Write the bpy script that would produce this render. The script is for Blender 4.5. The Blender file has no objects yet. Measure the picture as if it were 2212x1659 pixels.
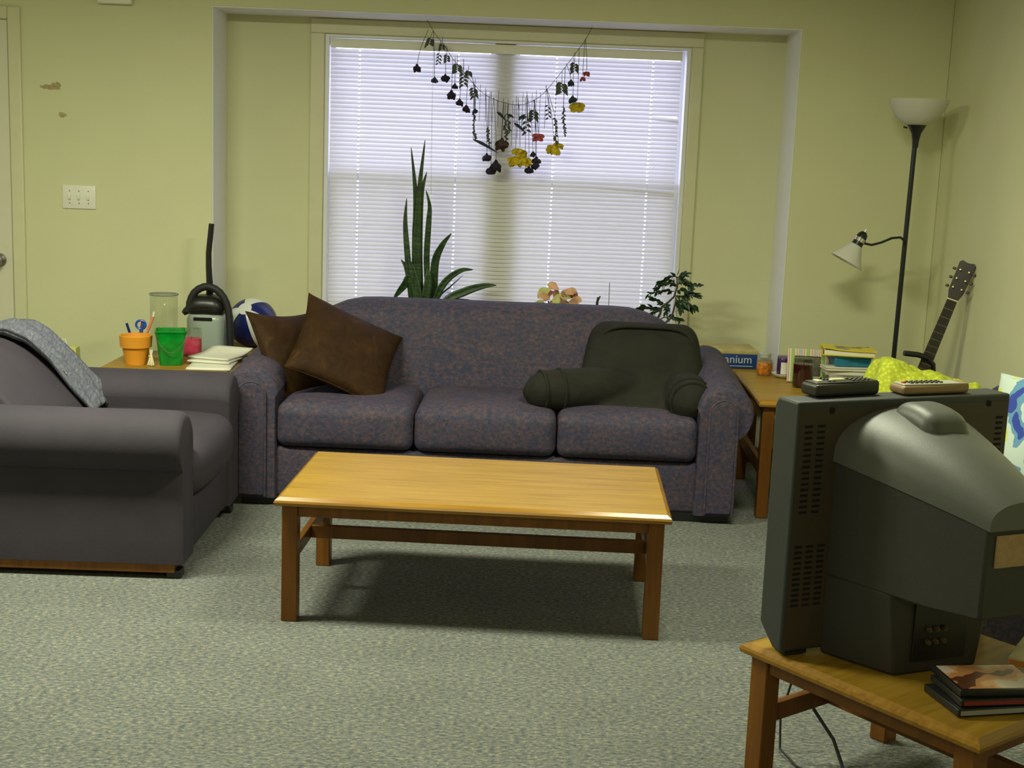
import bpy, bmesh, math, random
from mathutils import Vector, Matrix

random.seed(11)
SC = bpy.context.scene
COL = SC.collection
PI = math.pi

# ------------------------------------------------------------------ camera, world, lamps, exposure
cam_data = bpy.data.cameras.new('camera')
cam = bpy.data.objects.new('camera', cam_data)
COL.objects.link(cam)
cam_data.sensor_fit = 'HORIZONTAL'
cam_data.sensor_width = 36.0
cam_data.lens = 36.0 * 2860.24 / 2212.0
cam_data.clip_start = 0.05
_R = Vector((0.99927136, -0.00570936, 0.03773802))
_U = Vector((-0.03622413, 0.16961131, 0.98484507))
_F = Vector((0.01202363, 0.9854945, -0.16928091))
_m = Matrix.Identity(4)
for _i in range(3):
    _m[_i][0], _m[_i][1], _m[_i][2] = _R[_i], _U[_i], -_F[_i]
_m[2][3] = 1.4895
cam.matrix_world = _m
SC.camera = cam

world = bpy.data.worlds.new('daylight')
SC.world = world
world.use_nodes = True
_bg = world.node_tree.nodes['Background']
_bg.inputs['Color'].default_value = (0.67, 0.66, 1.0, 1)
_bg.inputs['Strength'].default_value = 4.7

def area(name, loc, size, size_y, power, color):
    d = bpy.data.lights.new(name, 'AREA')
    d.shape = 'RECTANGLE'; d.size = size; d.size_y = size_y
    d.energy = power; d.color = color
    o = bpy.data.objects.new(name, d); COL.objects.link(o)
    o.location = loc
    return o
LAMP = (0.97, 1.0, 0.72)
area('ceiling_light', (-1.55, 3.9, 2.425), 1.15, 0.30, 94, LAMP)
area('ceiling_light', (0.75, 3.95, 2.425), 0.6, 0.30, 42, LAMP)
area('ceiling_light', (-0.6, 0.2, 2.425), 1.15, 0.30, 24, LAMP)

SC.view_settings.view_transform = 'Standard'
SC.view_settings.look = 'None'
SC.view_settings.gamma = 1.0
SC.view_settings.use_curve_mapping = False
SC.view_settings.exposure = 0.0
SC.cycles.use_denoising = True

# ------------------------------------------------------------------ materials
def srgb(r, g, b):
    f = lambda c: (c / 255 / 12.92) if c / 255 <= 0.04045 else ((c / 255 + 0.055) / 1.055) ** 2.4
    return (f(r), f(g), f(b), 1)

class NT:
    def __init__(s, name):
        s.m = bpy.data.materials.new(name); s.m.use_nodes = True
        s.t = s.m.node_tree; s.n = s.t.nodes; s.b = s.n['Principled BSDF']
        s.out = s.n['Material Output']
    def node(s, typ, **kw):
        x = s.n.new(typ)
        for k, v in kw.items():
            if k in x.inputs: x.inputs[k].default_value = v
            else: setattr(x, k, v)
        return x
    def link(s, a, ao, b, bi): s.t.links.new(a.outputs[ao], b.inputs[bi])
    def coords(s, scale=(1, 1, 1), out='Object'):
        c = s.n.new('ShaderNodeTexCoord'); mp = s.n.new('ShaderNodeMapping')
        mp.inputs['Scale'].default_value = scale
        s.link(c, out, mp, 'Vector'); return mp
    def noise(s, mp, scale, detail=3, rough=0.6, dist=0.0):
        n = s.node('ShaderNodeTexNoise'); n.inputs['Scale'].default_value = scale
        n.inputs['Detail'].default_value = detail; n.inputs['Roughness'].default_value = rough
        n.inputs['Distortion'].default_value = dist
        s.link(mp, 'Vector', n, 'Vector'); return n
    def ramp(s, src, out, stops, interp='LINEAR'):
        r = s.n.new('ShaderNodeValToRGB'); r.color_ramp.interpolation = interp
        e = r.color_ramp.elements
        while len(e) < len(stops): e.new(0.5)
        for el, (p, c) in zip(e, stops): el.position = p; el.color = c
        s.link(src, out, r, 'Fac'); return r
    def bump(s, src, out, strength, dist=0.01):
        b = s.n.new('ShaderNodeBump'); b.inputs['Strength'].default_value = strength
        b.inputs['Distance'].default_value = dist
        s.link(src, out, b, 'Height'); s.link(b, 'Normal', s.b, 'Normal'); return b

MATS = {}
def plain(name, col, rough=0.5, metal=0.0, spec=0.5, var=0.0, vscale=8, bump=0.0, bscale=80, emit=0.0, trans=0.0, ior=1.45):
    if name in MATS: return MATS[name]
    m = NT(name); b = m.b
    b.inputs['Base Color'].default_value = col
    b.inputs['Roughness'].default_value = rough
    b.inputs['Metallic'].default_value = metal
    b.inputs['Specular IOR Level'].default_value = spec
    mp = m.coords()
    n = m.noise(mp, vscale, 4)
    v = max(var, 0.03)
    lo = tuple(c * (1 - v) for c in col[:3]) + (1,); hi = tuple(min(1, c * (1 + v)) for c in col[:3]) + (1,)
    r = m.ramp(n, 'Fac', [(0.3, lo), (0.7, hi)]); m.link(r, 'Color', b, 'Base Color')
    if bump:
        n2 = m.noise(mp, bscale, 3); m.bump(n2, 'Fac', bump, 0.004)
    if trans:
        b.inputs['Transmission Weight'].default_value = trans; b.inputs['IOR'].default_value = ior
    MATS[name] = m.m
    return m.m

def wood(name, dark, mid, light, rough=0.35, sc=(1.6, 26, 26)):
    m = NT(name); mp = m.coords(sc)
    n = m.noise(mp, 1.6, 6, 0.62, 0.6)
    r = m.ramp(n, 'Fac', [(0.28, dark), (0.5, mid), (0.72, light)])
    m.link(r, 'Color', m.b, 'Base Color'); m.b.inputs['Roughness'].default_value = rough
    m.b.inputs['Specular IOR Level'].default_value = 0.35
    m.bump(n, 'Fac', 0.05, 0.002)
    MATS[name] = m.m; return m.m

def glass(name, col, rough=0.02, mixfac=0.12, alpha=0.0):
    # thin clear glass: mostly see-through with a glossy film
    m = NT(name); m.n.remove(m.b)
    t = m.node('ShaderNodeBsdfTransparent'); t.inputs['Color'].default_value = col
    g = m.node('ShaderNodeBsdfGlossy'); g.inputs['Roughness'].default_value = rough
    lw = m.node('ShaderNodeLayerWeight'); lw.inputs['Blend'].default_value = 0.25
    fr = m.node('ShaderNodeMath'); fr.operation = 'MULTIPLY_ADD'; fr.inputs[1].default_value = 0.30; fr.inputs[2].default_value = 0.03
    m.link(lw, 'Facing', fr, 0)
    mx = m.node('ShaderNodeMixShader')
    m.link(fr, 'Value', mx, 'Fac'); m.link(t, 'BSDF', mx, 1); m.link(g, 'BSDF', mx, 2)
    m.link(mx, 'Shader', m.out, 'Surface')
    MATS[name] = m.m; return m.m

def translucent(name, col, tcol, fac=0.5, rough=0.5):
    m = NT(name); m.n.remove(m.b)
    d = m.node('ShaderNodeBsdfDiffuse'); d.inputs['Color'].default_value = col
    t = m.node('ShaderNodeBsdfTranslucent'); t.inputs['Color'].default_value = tcol
    mx = m.node('ShaderNodeMixShader'); mx.inputs['Fac'].default_value = fac
    mp = m.coords(); n = m.noise(mp, 6, 3)
    r = m.ramp(n, 'Fac', [(0.3, tuple(c * 0.96 for c in col[:3]) + (1,)), (0.7, col)])
    m.link(r, 'Color', d, 'Color')
    m.link(d, 'BSDF', mx, 1); m.link(t, 'BSDF', mx, 2); m.link(mx, 'Shader', m.out, 'Surface')
    MATS[name] = m.m; return m.m

# walls
def wall_mat(name, col):
    m = NT(name); mp = m.coords()
    n = m.noise(mp, 1.3, 3); lo = tuple(c * 0.97 for c in col[:3]) + (1,); hi = tuple(c * 1.02 for c in col[:3]) + (1,)
    r = m.ramp(n, 'Fac', [(0.35, lo), (0.65, hi)]); m.link(r, 'Color', m.b, 'Base Color')
    m.b.inputs['Roughness'].default_value = 0.62
    m.b.inputs['Specular IOR Level'].default_value = 0.25
    n2 = m.noise(mp, 140, 3); m.bump(n2, 'Fac', 0.12, 0.003)
    MATS[name] = m.m; return m.m
M_WALL = wall_mat('yellow_wall_paint', (0.68, 0.67, 0.43, 1))
M_CEIL = wall_mat('ceiling_paint', (0.72, 0.71, 0.62, 1))

m = NT('grey_blue_carpet'); mp = m.coords((1.0, 1.7, 1.0))
n = m.noise(mp, 62, 4, 0.72)
r = m.ramp(n, 'Fac', [(0.28, (0.050, 0.065, 0.085, 1)), (0.44, (0.130, 0.146, 0.154, 1)), (0.55, (0.212, 0.212, 0.184, 1)), (0.70, (0.40, 0.36, 0.275, 1))])
n2 = m.noise(mp, 3.0, 3)
mx = m.node('ShaderNodeMixRGB'); mx.blend_type = 'MULTIPLY'; mx.inputs['Fac'].default_value = 0.5
r2 = m.ramp(n2, 'Fac', [(0.3, (0.8, 0.8, 0.8, 1)), (0.7, (1.1, 1.1, 1.1, 1))])
m.link(r, 'Color', mx, 'Color1'); m.link(r2, 'Color', mx, 'Color2'); m.link(mx, 'Color', m.b, 'Base Color')
m.b.inputs['Roughness'].default_value = 0.95; m.b.inputs['Specular IOR Level'].default_value = 0.1
m.bump(n, 'Fac', 0.7, 0.008); M_CARPET = m.m

m = NT('speckled_purple_upholstery'); mp = m.coords((1, 1, 1.3))
n = m.noise(mp, 54, 4, 0.72)
r = m.ramp(n, 'Fac', [(0.28, (0.022, 0.034, 0.066, 1)), (0.42, (0.044, 0.046, 0.080, 1)), (0.54, (0.072, 0.056, 0.086, 1)), (0.63, (0.108, 0.066, 0.074, 1)), (0.74, (0.155, 0.108, 0.078, 1))])
n3 = m.noise(mp, 7, 3)
mx = m.node('ShaderNodeMixRGB'); mx.blend_type = 'MULTIPLY'; mx.inputs['Fac'].default_value = 0.55
r2 = m.ramp(n3, 'Fac', [(0.32, (0.70, 0.76, 0.95, 1)), (0.68, (1.25, 1.10, 1.0, 1))])
m.link(r, 'Color', mx, 'Color1'); m.link(r2, 'Color', mx, 'Color2'); m.link(mx, 'Color', m.b, 'Base Color')
m.b.inputs['Roughness'].default_value = 0.75; m.b.inputs['Specular IOR Level'].default_value = 0.25
m.bump(n, 'Fac', 0.25, 0.004); M_SOFA = m.m

m = NT('plum_grey_upholstery'); mp = m.coords()
n = m.noise(mp, 300, 2); n3 = m.noise(mp, 5, 3)
r = m.ramp(n3, 'Fac', [(0.3, (0.034, 0.0275, 0.043, 1)), (0.7, (0.046, 0.036, 0.053, 1))])
m.link(r, 'Color', m.b, 'Base Color'); m.b.inputs['Roughness'].default_value = 0.8
m.bump(n, 'Fac', 0.25, 0.002); M_CHAIR = m.m

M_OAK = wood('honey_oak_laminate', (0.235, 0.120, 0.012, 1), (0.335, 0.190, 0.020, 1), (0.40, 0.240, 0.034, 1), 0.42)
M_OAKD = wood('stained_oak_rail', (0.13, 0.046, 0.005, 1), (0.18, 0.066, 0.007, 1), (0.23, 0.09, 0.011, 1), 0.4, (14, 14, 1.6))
M_OAKE = wood('oak_moulded_edge', (0.24, 0.11, 0.013, 1), (0.33, 0.165, 0.022, 1), (0.40, 0.21, 0.034, 1), 0.22)

m = NT('dark_brown_suede'); mp = m.coords()
n = m.noise(mp, 14, 5, 0.7, 0.8); r = m.ramp(n, 'Fac', [(0.32, (0.022, 0.0085, 0.0016, 1)), (0.6, (0.038, 0.016, 0.003, 1)), (0.75, (0.062, 0.029, 0.006, 1))])
m.link(r, 'Color', m.b, 'Base Color'); m.b.inputs['Roughness'].default_value = 0.7; m.b.inputs['Specular IOR Level'].default_value = 0.2
m.bump(n, 'Fac', 0.35, 0.01); M_SUEDE = m.m

m = NT('black_olive_twill'); mp = m.coords()
n = m.noise(mp, 9, 4, 0.6, 0.4); r = m.ramp(n, 'Fac', [(0.3, (0.013, 0.0125, 0.010, 1)), (0.7, (0.022, 0.021, 0.015, 1))])
m.link(r, 'Color', m.b, 'Base Color'); m.b.inputs['Roughness'].default_value = 0.8; m.b.inputs['Specular IOR Level'].default_value = 0.25
m.bump(n, 'Fac', 0.3, 0.015); M_TWILL = m.m

m = NT('faded_denim'); mp = m.coords((1, 3, 1))
n = m.noise(mp, 48, 4, 0.7); r = m.ramp(n, 'Fac', [(0.3, (0.070, 0.074, 0.110, 1)), (0.52, (0.125, 0.128, 0.175, 1)), (0.72, (0.22, 0.22, 0.265, 1))])
m.link(r, 'Color', m.b, 'Base Color'); m.b.inputs['Roughness'].default_value = 0.85; m.bump(n, 'Fac', 0.5, 0.008); M_DENIM = m.m

m = NT('lime_chenille'); mp = m.coords()
v = m.node('ShaderNodeTexVoronoi'); v.inputs['Scale'].default_value = 70; m.link(mp, 'Vector', v, 'Vector')
r = m.ramp(v, 'Distance', [(0.0, (0.80, 0.84, 0.10, 1)), (0.6, (0.46, 0.52, 0.03, 1))])
m.link(r, 'Color', m.b, 'Base Color'); m.b.inputs['Roughness'].default_value = 0.9; m.bump(v, 'Distance', -0.8, 0.012); M_LIME = m.m

m = NT('snake_plant_leaf'); mp = m.coords((1, 1, 1))
n = m.noise(m.coords((8, 8, 70)), 1.0, 3, 0.6, 1.2)
r = m.ramp(n, 'Fac', [(0.35, (0.006, 0.020, 0.007, 1)), (0.5, (0.016, 0.048, 0.010, 1)), (0.70, (0.055, 0.105, 0.020, 1))])
m.link(r, 'Color', m.b, 'Base Color'); m.b.inputs['Roughness'].default_value = 0.4; M_SNAKE = m.m

M_WHITE = plain('white_gloss_trim', (0.80, 0.78, 0.66, 1), 0.4, var=0.02)
M_TRIM = plain('cream_trim_paint', (0.68, 0.65, 0.44, 1), 0.45, var=0.03)
M_DOOR = plain('cream_door_paint', (0.70, 0.67, 0.53, 1), 0.45, var=0.03)
M_VINYL = plain('white_vinyl', (0.80, 0.80, 0.82, 1), 0.4, var=0.02)
M_PLATE = plain('white_plastic', (0.82, 0.81, 0.72, 1), 0.35, var=0.02)
M_BLACK = plain('black_plastic', (0.012, 0.012, 0.012, 1), 0.35, var=0.1)
M_LAMPBLK = plain('black_enamel', (0.010, 0.011, 0.014, 1), 0.35, var=0.1)
M_RUBBER = plain('black_rubber', (0.012, 0.012, 0.013, 1), 0.6, var=0.1)
M_STEEL = plain('brushed_nickel', (0.35, 0.34, 0.32, 1), 0.3, metal=1.0, var=0.05)
M_CHROME = plain('chrome', (0.7, 0.68, 0.62, 1), 0.15, metal=1.0)
M_BRASS = plain('brass_tuner', (0.55, 0.42, 0.14, 1), 0.3, metal=1.0)
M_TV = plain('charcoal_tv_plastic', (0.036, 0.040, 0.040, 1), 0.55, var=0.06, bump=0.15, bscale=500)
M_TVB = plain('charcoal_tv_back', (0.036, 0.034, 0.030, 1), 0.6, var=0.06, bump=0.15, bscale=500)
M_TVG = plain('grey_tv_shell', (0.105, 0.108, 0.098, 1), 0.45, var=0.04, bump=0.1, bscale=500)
M_SLOT = plain('dark_slot', (0.004, 0.004, 0.004, 1), 0.9)
M_SCREEN = plain('dark_tube_glass', (0.02, 0.022, 0.022, 1), 0.08)
M_SLAT = translucent('white_vinyl_slat', (0.83, 0.81, 0.76, 1), (0.66, 0.65, 0.68, 1), 0.29)
M_CORD = plain('white_cord', (0.75, 0.75, 0.75, 1), 0.7)
M_GLASS = glass('window_glass', (0.93, 0.95, 0.95, 1))
M_CLEAR = glass('clear_glass', (0.90, 0.92, 0.88, 1))
M_SCRIM = glass('insect_screen', (0.84, 0.84, 0.82, 1), 0.6)
M_FROST = translucent('frosted_glass', (0.86, 0.85, 0.78, 1), (0.8, 0.79, 0.72, 1), 0.40)
M_TERRA = plain('orange_terracotta', (0.72, 0.30, 0.025, 1), 0.45, var=0.06)
M_GREENP = plain('green_clear_plastic', (0.004, 0.30, 0.03, 1), 0.2, var=0.3, vscale=18, trans=0.25)
M_PINK = plain('pink_wax', (0.72, 0.06, 0.15, 1), 0.35, var=0.12, vscale=20)
M_WINE = plain('wine_red_wax', (0.045, 0.006, 0.008, 1), 0.2, var=0.15)
M_PAPER = plain('off_white_paper', (0.74, 0.72, 0.60, 1), 0.8, var=0.05)
M_CANDY = plain('orange_candy', (0.62, 0.20, 0.02, 1), 0.4, var=0.6, vscale=60)
M_CREAM = plain('cream_wood', (0.68, 0.60, 0.36, 1), 0.7)
M_BLUE = plain('royal_blue_vinyl', (0.010, 0.016, 0.14, 1), 0.25, var=0.06)
M_BALLW = plain('white_ball_vinyl', (0.74, 0.75, 0.72, 1), 0.25)
M_VACG = plain('grey_green_vacuum_bin', (0.33, 0.39, 0.35, 1), 0.25, var=0.04)
M_BOXBLUE = plain('blue_game_box', (0.012, 0.05, 0.22, 1), 0.4, var=0.08)
M_BOXTOP = plain('tan_game_box_lid', (0.52, 0.42, 0.18, 1), 0.5, var=0.25, vscale=12)
M_LETTER = plain('pale_lettering', (0.62, 0.62, 0.55, 1), 0.5)
M_PURPLE = plain('purple_candle_glass', (0.045, 0.018, 0.10, 1), 0.25)
M_YEL = plain('yellow_book_cover', (0.72, 0.58, 0.03, 1), 0.4, var=0.05)
M_TEAL = plain('blue_translucent_box', (0.015, 0.17, 0.30, 1), 0.25, var=0.2, vscale=25)
M_GREY = plain('grey_cover', (0.30, 0.30, 0.26, 1), 0.5, var=0.1)
M_DGREY = plain('dark_grey_cover', (0.06, 0.06, 0.06, 1), 0.45)
M_TAN = plain('tan_remote_side', (0.30, 0.19, 0.09, 1), 0.4)
M_SILVER = plain('silver_remote_face', (0.46, 0.44, 0.36, 1), 0.35)
M_REMOTE = plain('black_remote', (0.030, 0.028, 0.022, 1), 0.4)
M_BTN = plain('pale_button', (0.72, 0.72, 0.40, 1), 0.4)
M_POT = plain('brown_clay_pot', (0.20, 0.09, 0.045, 1), 0.7)
M_SOIL = plain('dark_soil', (0.018, 0.012, 0.008, 1), 0.95, var=0.3, vscale=80)
M_FRET = plain('ebony_fretboard', (0.016, 0.011, 0.008, 1), 0.4)
M_GUITAR = plain('dark_guitar_lacquer', (0.020, 0.011, 0.006, 1), 0.25)
M_SPRUCE = plain('spruce_top', (0.45, 0.26, 0.09, 1), 0.3, var=0.1)
M_STAIN = plain('brown_adhesive_stain', (0.40, 0.33, 0.17, 1), 0.8, var=0.3, vscale=90)
M_STICKER = plain('tan_paper_sticker', (0.42, 0.27, 0.13, 1), 0.7, var=0.12, vscale=60)
M_FL = {'d': plain('dried_rose_purple', (0.014, 0.006, 0.018, 1), 0.8, var=0.3, vscale=90),
        't': plain('dried_teal_bud', (0.016, 0.026, 0.034, 1), 0.8, var=0.3, vscale=90),
        'b': plain('dried_rose_brown', (0.05, 0.02, 0.012, 1), 0.8, var=0.3, vscale=90),
        'y': plain('dried_yellow_petal', (0.62, 0.46, 0.015, 1), 0.7, var=0.3, vscale=70),
        'p': plain('dried_pink_petal', (0.42, 0.075, 0.075, 1), 0.7, var=0.4, vscale=70),
        'g': plain('dried_grey_leaf', (0.075, 0.088, 0.060, 1), 0.8, var=0.35, vscale=60),
        's': plain('dried_stem', (0.055, 0.060, 0.055, 1), 0.8)}
M_TLEAF = plain('dark_green_leaf', (0.016, 0.050, 0.016, 1), 0.4, var=0.4, vscale=40)
M_BARK = plain('green_brown_stem', (0.045, 0.045, 0.015, 1), 0.7)
M_POIN = plain('pink_cream_bract', (0.66, 0.36, 0.20, 1), 0.6, var=0.25, vscale=30)
M_POINY = plain('yellow_green_bract', (0.55, 0.53, 0.18, 1), 0.6, var=0.2, vscale=30)
M_POINR = plain('rose_red_bract', (0.48, 0.13, 0.10, 1), 0.6, var=0.2, vscale=30)

def pattern(name, scale, stops, rough=0.6, coords=(1, 1, 1), dist=0.0, kind='noise'):
    m = NT(name); mp = m.coords(coords)
    if kind == 'noise':
        n = m.noise(mp, scale, 2, 0.5, dist); out = 'Fac'
    else:
        n = m.node('ShaderNodeTexWave'); n.inputs['Scale'].default_value = scale; n.bands_direction = kind
        m.link(mp, 'Vector', n, 'Vector'); out = 'Fac'
    r = m.ramp(n, out, stops, 'CONSTANT'); m.link(r, 'Color', m.b, 'Base Color')
    m.b.inputs['Roughness'].default_value = rough
    MATS[name] = m.m; return m.m
M_POSY = pattern('blue_white_yellow_print', 9, [(0.0, (0.03, 0.06, 0.36, 1)), (0.40, (0.13, 0.30, 0.48, 1)), (0.48, (0.56, 0.66, 0.60, 1)), (0.62, (0.60, 0.66, 0.10, 1))], 0.8)
M_STRIPE = pattern('striped_frame_print', 4.6, [(0.0, (0.36, 0.50, 0.16, 1)), (0.16, (0.72, 0.70, 0.60, 1)), (0.42, (0.62, 0.20, 0.13, 1)), (0.60, (0.74, 0.72, 0.62, 1)), (0.74, (0.70, 0.42, 0.32, 1)), (0.92, (0.40, 0.52, 0.50, 1))], 0.5, (1, 1, 1), 0, 'X')
M_COVER = pattern('photo_cover_print', 11, [(0.0, (0.10, 0.03, 0.015, 1)), (0.42, (0.52, 0.22, 0.08, 1)), (0.52, (0.62, 0.33, 0.15, 1)), (0.58, (0.62, 0.50, 0.42, 1))], 0.3)
M_YELP = pattern('yellow_cover_print', 14, [(0.0, (0.16, 0.14, 0.10, 1)), (0.44, (0.34, 0.30, 0.20, 1)), (0.52, (0.70, 0.56, 0.04, 1))], 0.4)

# ------------------------------------------------------------------ mesh builder
class MB:
    def __init__(s): s.v = []; s.f = []
    def add(s, vs, fs):
        o = len(s.v); s.v += [tuple(v) for v in vs]; s.f += [tuple(i + o for i in f) for f in fs]; return s
    def box(s, x0, x1, y0, y1, z0, z1, M=None):
        vs = [Vector(p) for p in ((x0, y0, z0), (x1, y0, z0), (x1, y1, z0), (x0, y1, z0), (x0, y0, z1), (x1, y0, z1), (x1, y1, z1), (x0, y1, z1))]
        if M: vs = [M @ v for v in vs]
        return s.add(vs, [(0, 3, 2, 1), (4, 5, 6, 7), (0, 1, 5, 4), (1, 2, 6, 5), (2, 3, 7, 6), (3, 0, 4, 7)])
    def rbox(s, c, size, r, nr=4, nm=5, fn=None, M=None):
        h = [d / 2 for d in size]; ax = []
        for a in range(3):
            rr = min(r, h[a] * 0.999)
            t = [-h[a] + rr * (1 - math.cos(i / nr * PI / 2)) for i in range(nr)]
            mid = [-(h[a] - rr) + 2 * (h[a] - rr) * i / nm for i in range(nm + 1)] if h[a] - rr > 1e-6 else [0.0]
            ax.append(t + mid + [-x for x in reversed(t)])
        idx = {}; vs = []; fs = []
        def vert(p):
            k = tuple(round(q, 6) for q in p)
            if k in idx: return idx[k]
            inn = [max(-(h[a] - min(r, h[a])), min(h[a] - min(r, h[a]), p[a])) for a in range(3)]
            d = Vector([p[a] - inn[a] for a in range(3)])
            q = Vector(inn)
            if d.length > 1e-9: q = q + d.normalized() * min(r, min(h))
            if fn: q = Vector(fn(q))
            q = q + Vector(c)
            if M: q = M @ q
            idx[k] = len(vs); vs.append(q); return idx[k]
        for a in range(3):
            u, w = (a + 1) % 3, (a + 2) % 3
            for sg in (-1, 1):
                for i in range(len(ax[u]) - 1):
                    for j in range(len(ax[w]) - 1):
                        q = []
                        for di, dj in ((0, 0), (1, 0), (1, 1), (0, 1)):
                            p = [0, 0, 0]; p[a] = sg * h[a]; p[u] = ax[u][i + di]; p[w] = ax[w][j + dj]
                            q.append(vert(p))
                        fs.append(tuple(q if sg > 0 else q[::-1]))
        fs = [f for f in fs if len(set(f)) > 2]
        return s.add(vs, fs)
    def tube(s, pts, r, seg=8, cap=True, flat=1.0):
        pts = [Vector(p) for p in pts]; n = len(pts)
        rs = r if isinstance(r, (list, tuple)) else [r] * n
        vs = []; fs = []; up = None
        for i in range(n):
            t = (pts[min(i + 1, n - 1)] - pts[max(i - 1, 0)]).normalized()
            if up is None:
                up = Vector((0, 0, 1)) if abs(t.z) < 0.9 else Vector((1, 0, 0))
            a = (up - t * up.dot(t)).normalized(); b = t.cross(a); up = a
            for k in range(seg):
                th = 2 * PI * k / seg
                vs.append(pts[i] + (a * math.cos(th) + b * math.sin(th) * flat) * rs[i])
        for i in range(n - 1):
            for k in range(seg):
                k2 = (k + 1) % seg
                fs.append((i * seg + k, i * seg + k2, (i + 1) * seg + k2, (i + 1) * seg + k))
        if cap: fs += [tuple(range(seg))[::-1], tuple(range((n - 1) * seg, n * seg))]
        return s.add(vs, fs)
    def lathe(s, prof, seg=24, c=(0, 0, 0), M=None):
        vs = []; fs = []; n = len(prof)
        for r, z in prof:
            for k in range(seg):
                th = 2 * PI * k / seg
                v = Vector((c[0] + r * math.cos(th), c[1] + r * math.sin(th), c[2] + z))
                vs.append(M @ v if M else v)
        for i in range(n - 1):
            for k in range(seg):
                k2 = (k + 1) % seg
                fs.append((i * seg + k, i * seg + k2, (i + 1) * seg + k2, (i + 1) * seg + k))
        if prof[0][0] > 1e-4: fs.append(tuple(range(seg))[::-1])
        if prof[-1][0] > 1e-4: fs.append(tuple(range((n - 1) * seg, n * seg)))
        return s.add(vs, fs)
    def prism(s, poly, a0, a1, plane='xz', M=None):
        def P(p, a):
            v = Vector({'xz': (p[0], a, p[1]), 'yz': (a, p[0], p[1]), 'xy': (p[0], p[1], a)}[plane])
            return M @ v if M else v
        n = len(poly)
        vs = [P(p, a0) for p in poly] + [P(p, a1) for p in poly]
        fs = [tuple(range(n)), tuple(range(2 * n - 1, n - 1, -1))]
        for i in range(n): j = (i + 1) % n; fs.append((i, i + n, j + n, j))
        return s.add(vs, fs)
    def loft(s, secs, cap=True, closed=True):
        n = len(secs[0]); vs = [v for c in secs for v in c]; fs = []
        for i in range(len(secs) - 1):
            for k in range(n if closed else n - 1):
                k2 = (k + 1) % n
                fs.append((i * n + k, i * n + k2, (i + 1) * n + k2, (i + 1) * n + k))
        if cap: fs += [tuple(range(n))[::-1], tuple(range((len(secs) - 1) * n, len(secs) * n))]
        return s.add(vs, fs)
    def frame(s, o, i, y0, y1):
        # rectangular ring in xz (x0,x1,z0,z1), thick along y
        def q(r, y): return [(r[0], y, r[2]), (r[1], y, r[2]), (r[1], y, r[3]), (r[0], y, r[3])]
        vs = q(o, y0) + q(i, y0) + q(o, y1) + q(i, y1); fs = []
        for k in range(4):
            j = (k + 1) % 4
            fs += [(k, j, 4 + j, 4 + k), (8 + j, 8 + k, 12 + k, 12 + j), (j, k, 8 + k, 8 + j), (4 + k, 4 + j, 12 + j, 12 + k)]
        return s.add(vs, fs)
    def sheet(s, fn, nu, nv):
        vs = [fn(i / nu, j / nv) for i in range(nu + 1) for j in range(nv + 1)]
        fs = [(i * (nv + 1) + j, (i + 1) * (nv + 1) + j, (i + 1) * (nv + 1) + j + 1, i * (nv + 1) + j + 1) for i in range(nu) for j in range(nv)]
        return s.add(vs, fs)
    def build(s, name, mat, parent=None, bevel=0.0, solid=0.0, sub=0, angle=38, loc=None, rot=None, seg=2):
        me = bpy.data.meshes.new(name)
        me.from_pydata([tuple(v) for v in s.v], [], s.f)
        bm = bmesh.new(); bm.from_mesh(me)
        bmesh.ops.recalc_face_normals(bm, faces=bm.faces)
        bm.to_mesh(me); bm.free()
        me.polygons.foreach_set('use_smooth', [True] * len(me.polygons))
        me.set_sharp_from_angle(angle=math.radians(angle))
        me.materials.append(mat)
        o = bpy.data.objects.new(name, me); COL.objects.link(o)
        if parent: o.parent = parent
        if loc: o.location = loc
        if rot: o.rotation_euler = rot
        if solid:
            md = o.modifiers.new('thickness', 'SOLIDIFY'); md.thickness = solid; md.offset = 0
        if sub:
            md = o.modifiers.new('smooth', 'SUBSURF'); md.levels = sub; md.render_levels = sub
        if bevel:
            md = o.modifiers.new('edges', 'BEVEL'); md.width = bevel; md.segments = seg; md.limit_method = 'ANGLE'
        return o

def tag(o, label, cat, group=None):
    o['label'] = label; o['category'] = cat
    if group: o['group'] = group
    return o
def thing(name, label, cat, loc=(0, 0, 0), rz=0.0, group=None):
    o = bpy.data.objects.new(name, None); COL.objects.link(o)
    o.empty_display_size = 0.1
    o.location = loc; o.rotation_euler = (0, 0, rz)
    return tag(o, label, cat, group)
def struct(o): o['kind'] = 'structure'; return o
def rotM(rx=0, ry=0, rz=0, loc=(0, 0, 0)):
    return Matrix.Translation(loc) @ Matrix.Rotation(rz, 4, 'Z') @ Matrix.Rotation(ry, 4, 'Y') @ Matrix.Rotation(rx, 4, 'X')
def share(src, name, parent, loc=(0, 0, 0), rot=(0, 0, 0)):
    o = bpy.data.objects.new(name, src.data); COL.objects.link(o); o.parent = parent
    o.location = loc; o.rotation_euler = rot
    for md in src.modifiers:
        n = o.modifiers.new(md.name, md.type)
        for k in ('width', 'segments', 'limit_method', 'thickness', 'offset', 'levels', 'render_levels'):
            if hasattr(md, k): setattr(n, k, getattr(md, k))
    return o

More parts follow.
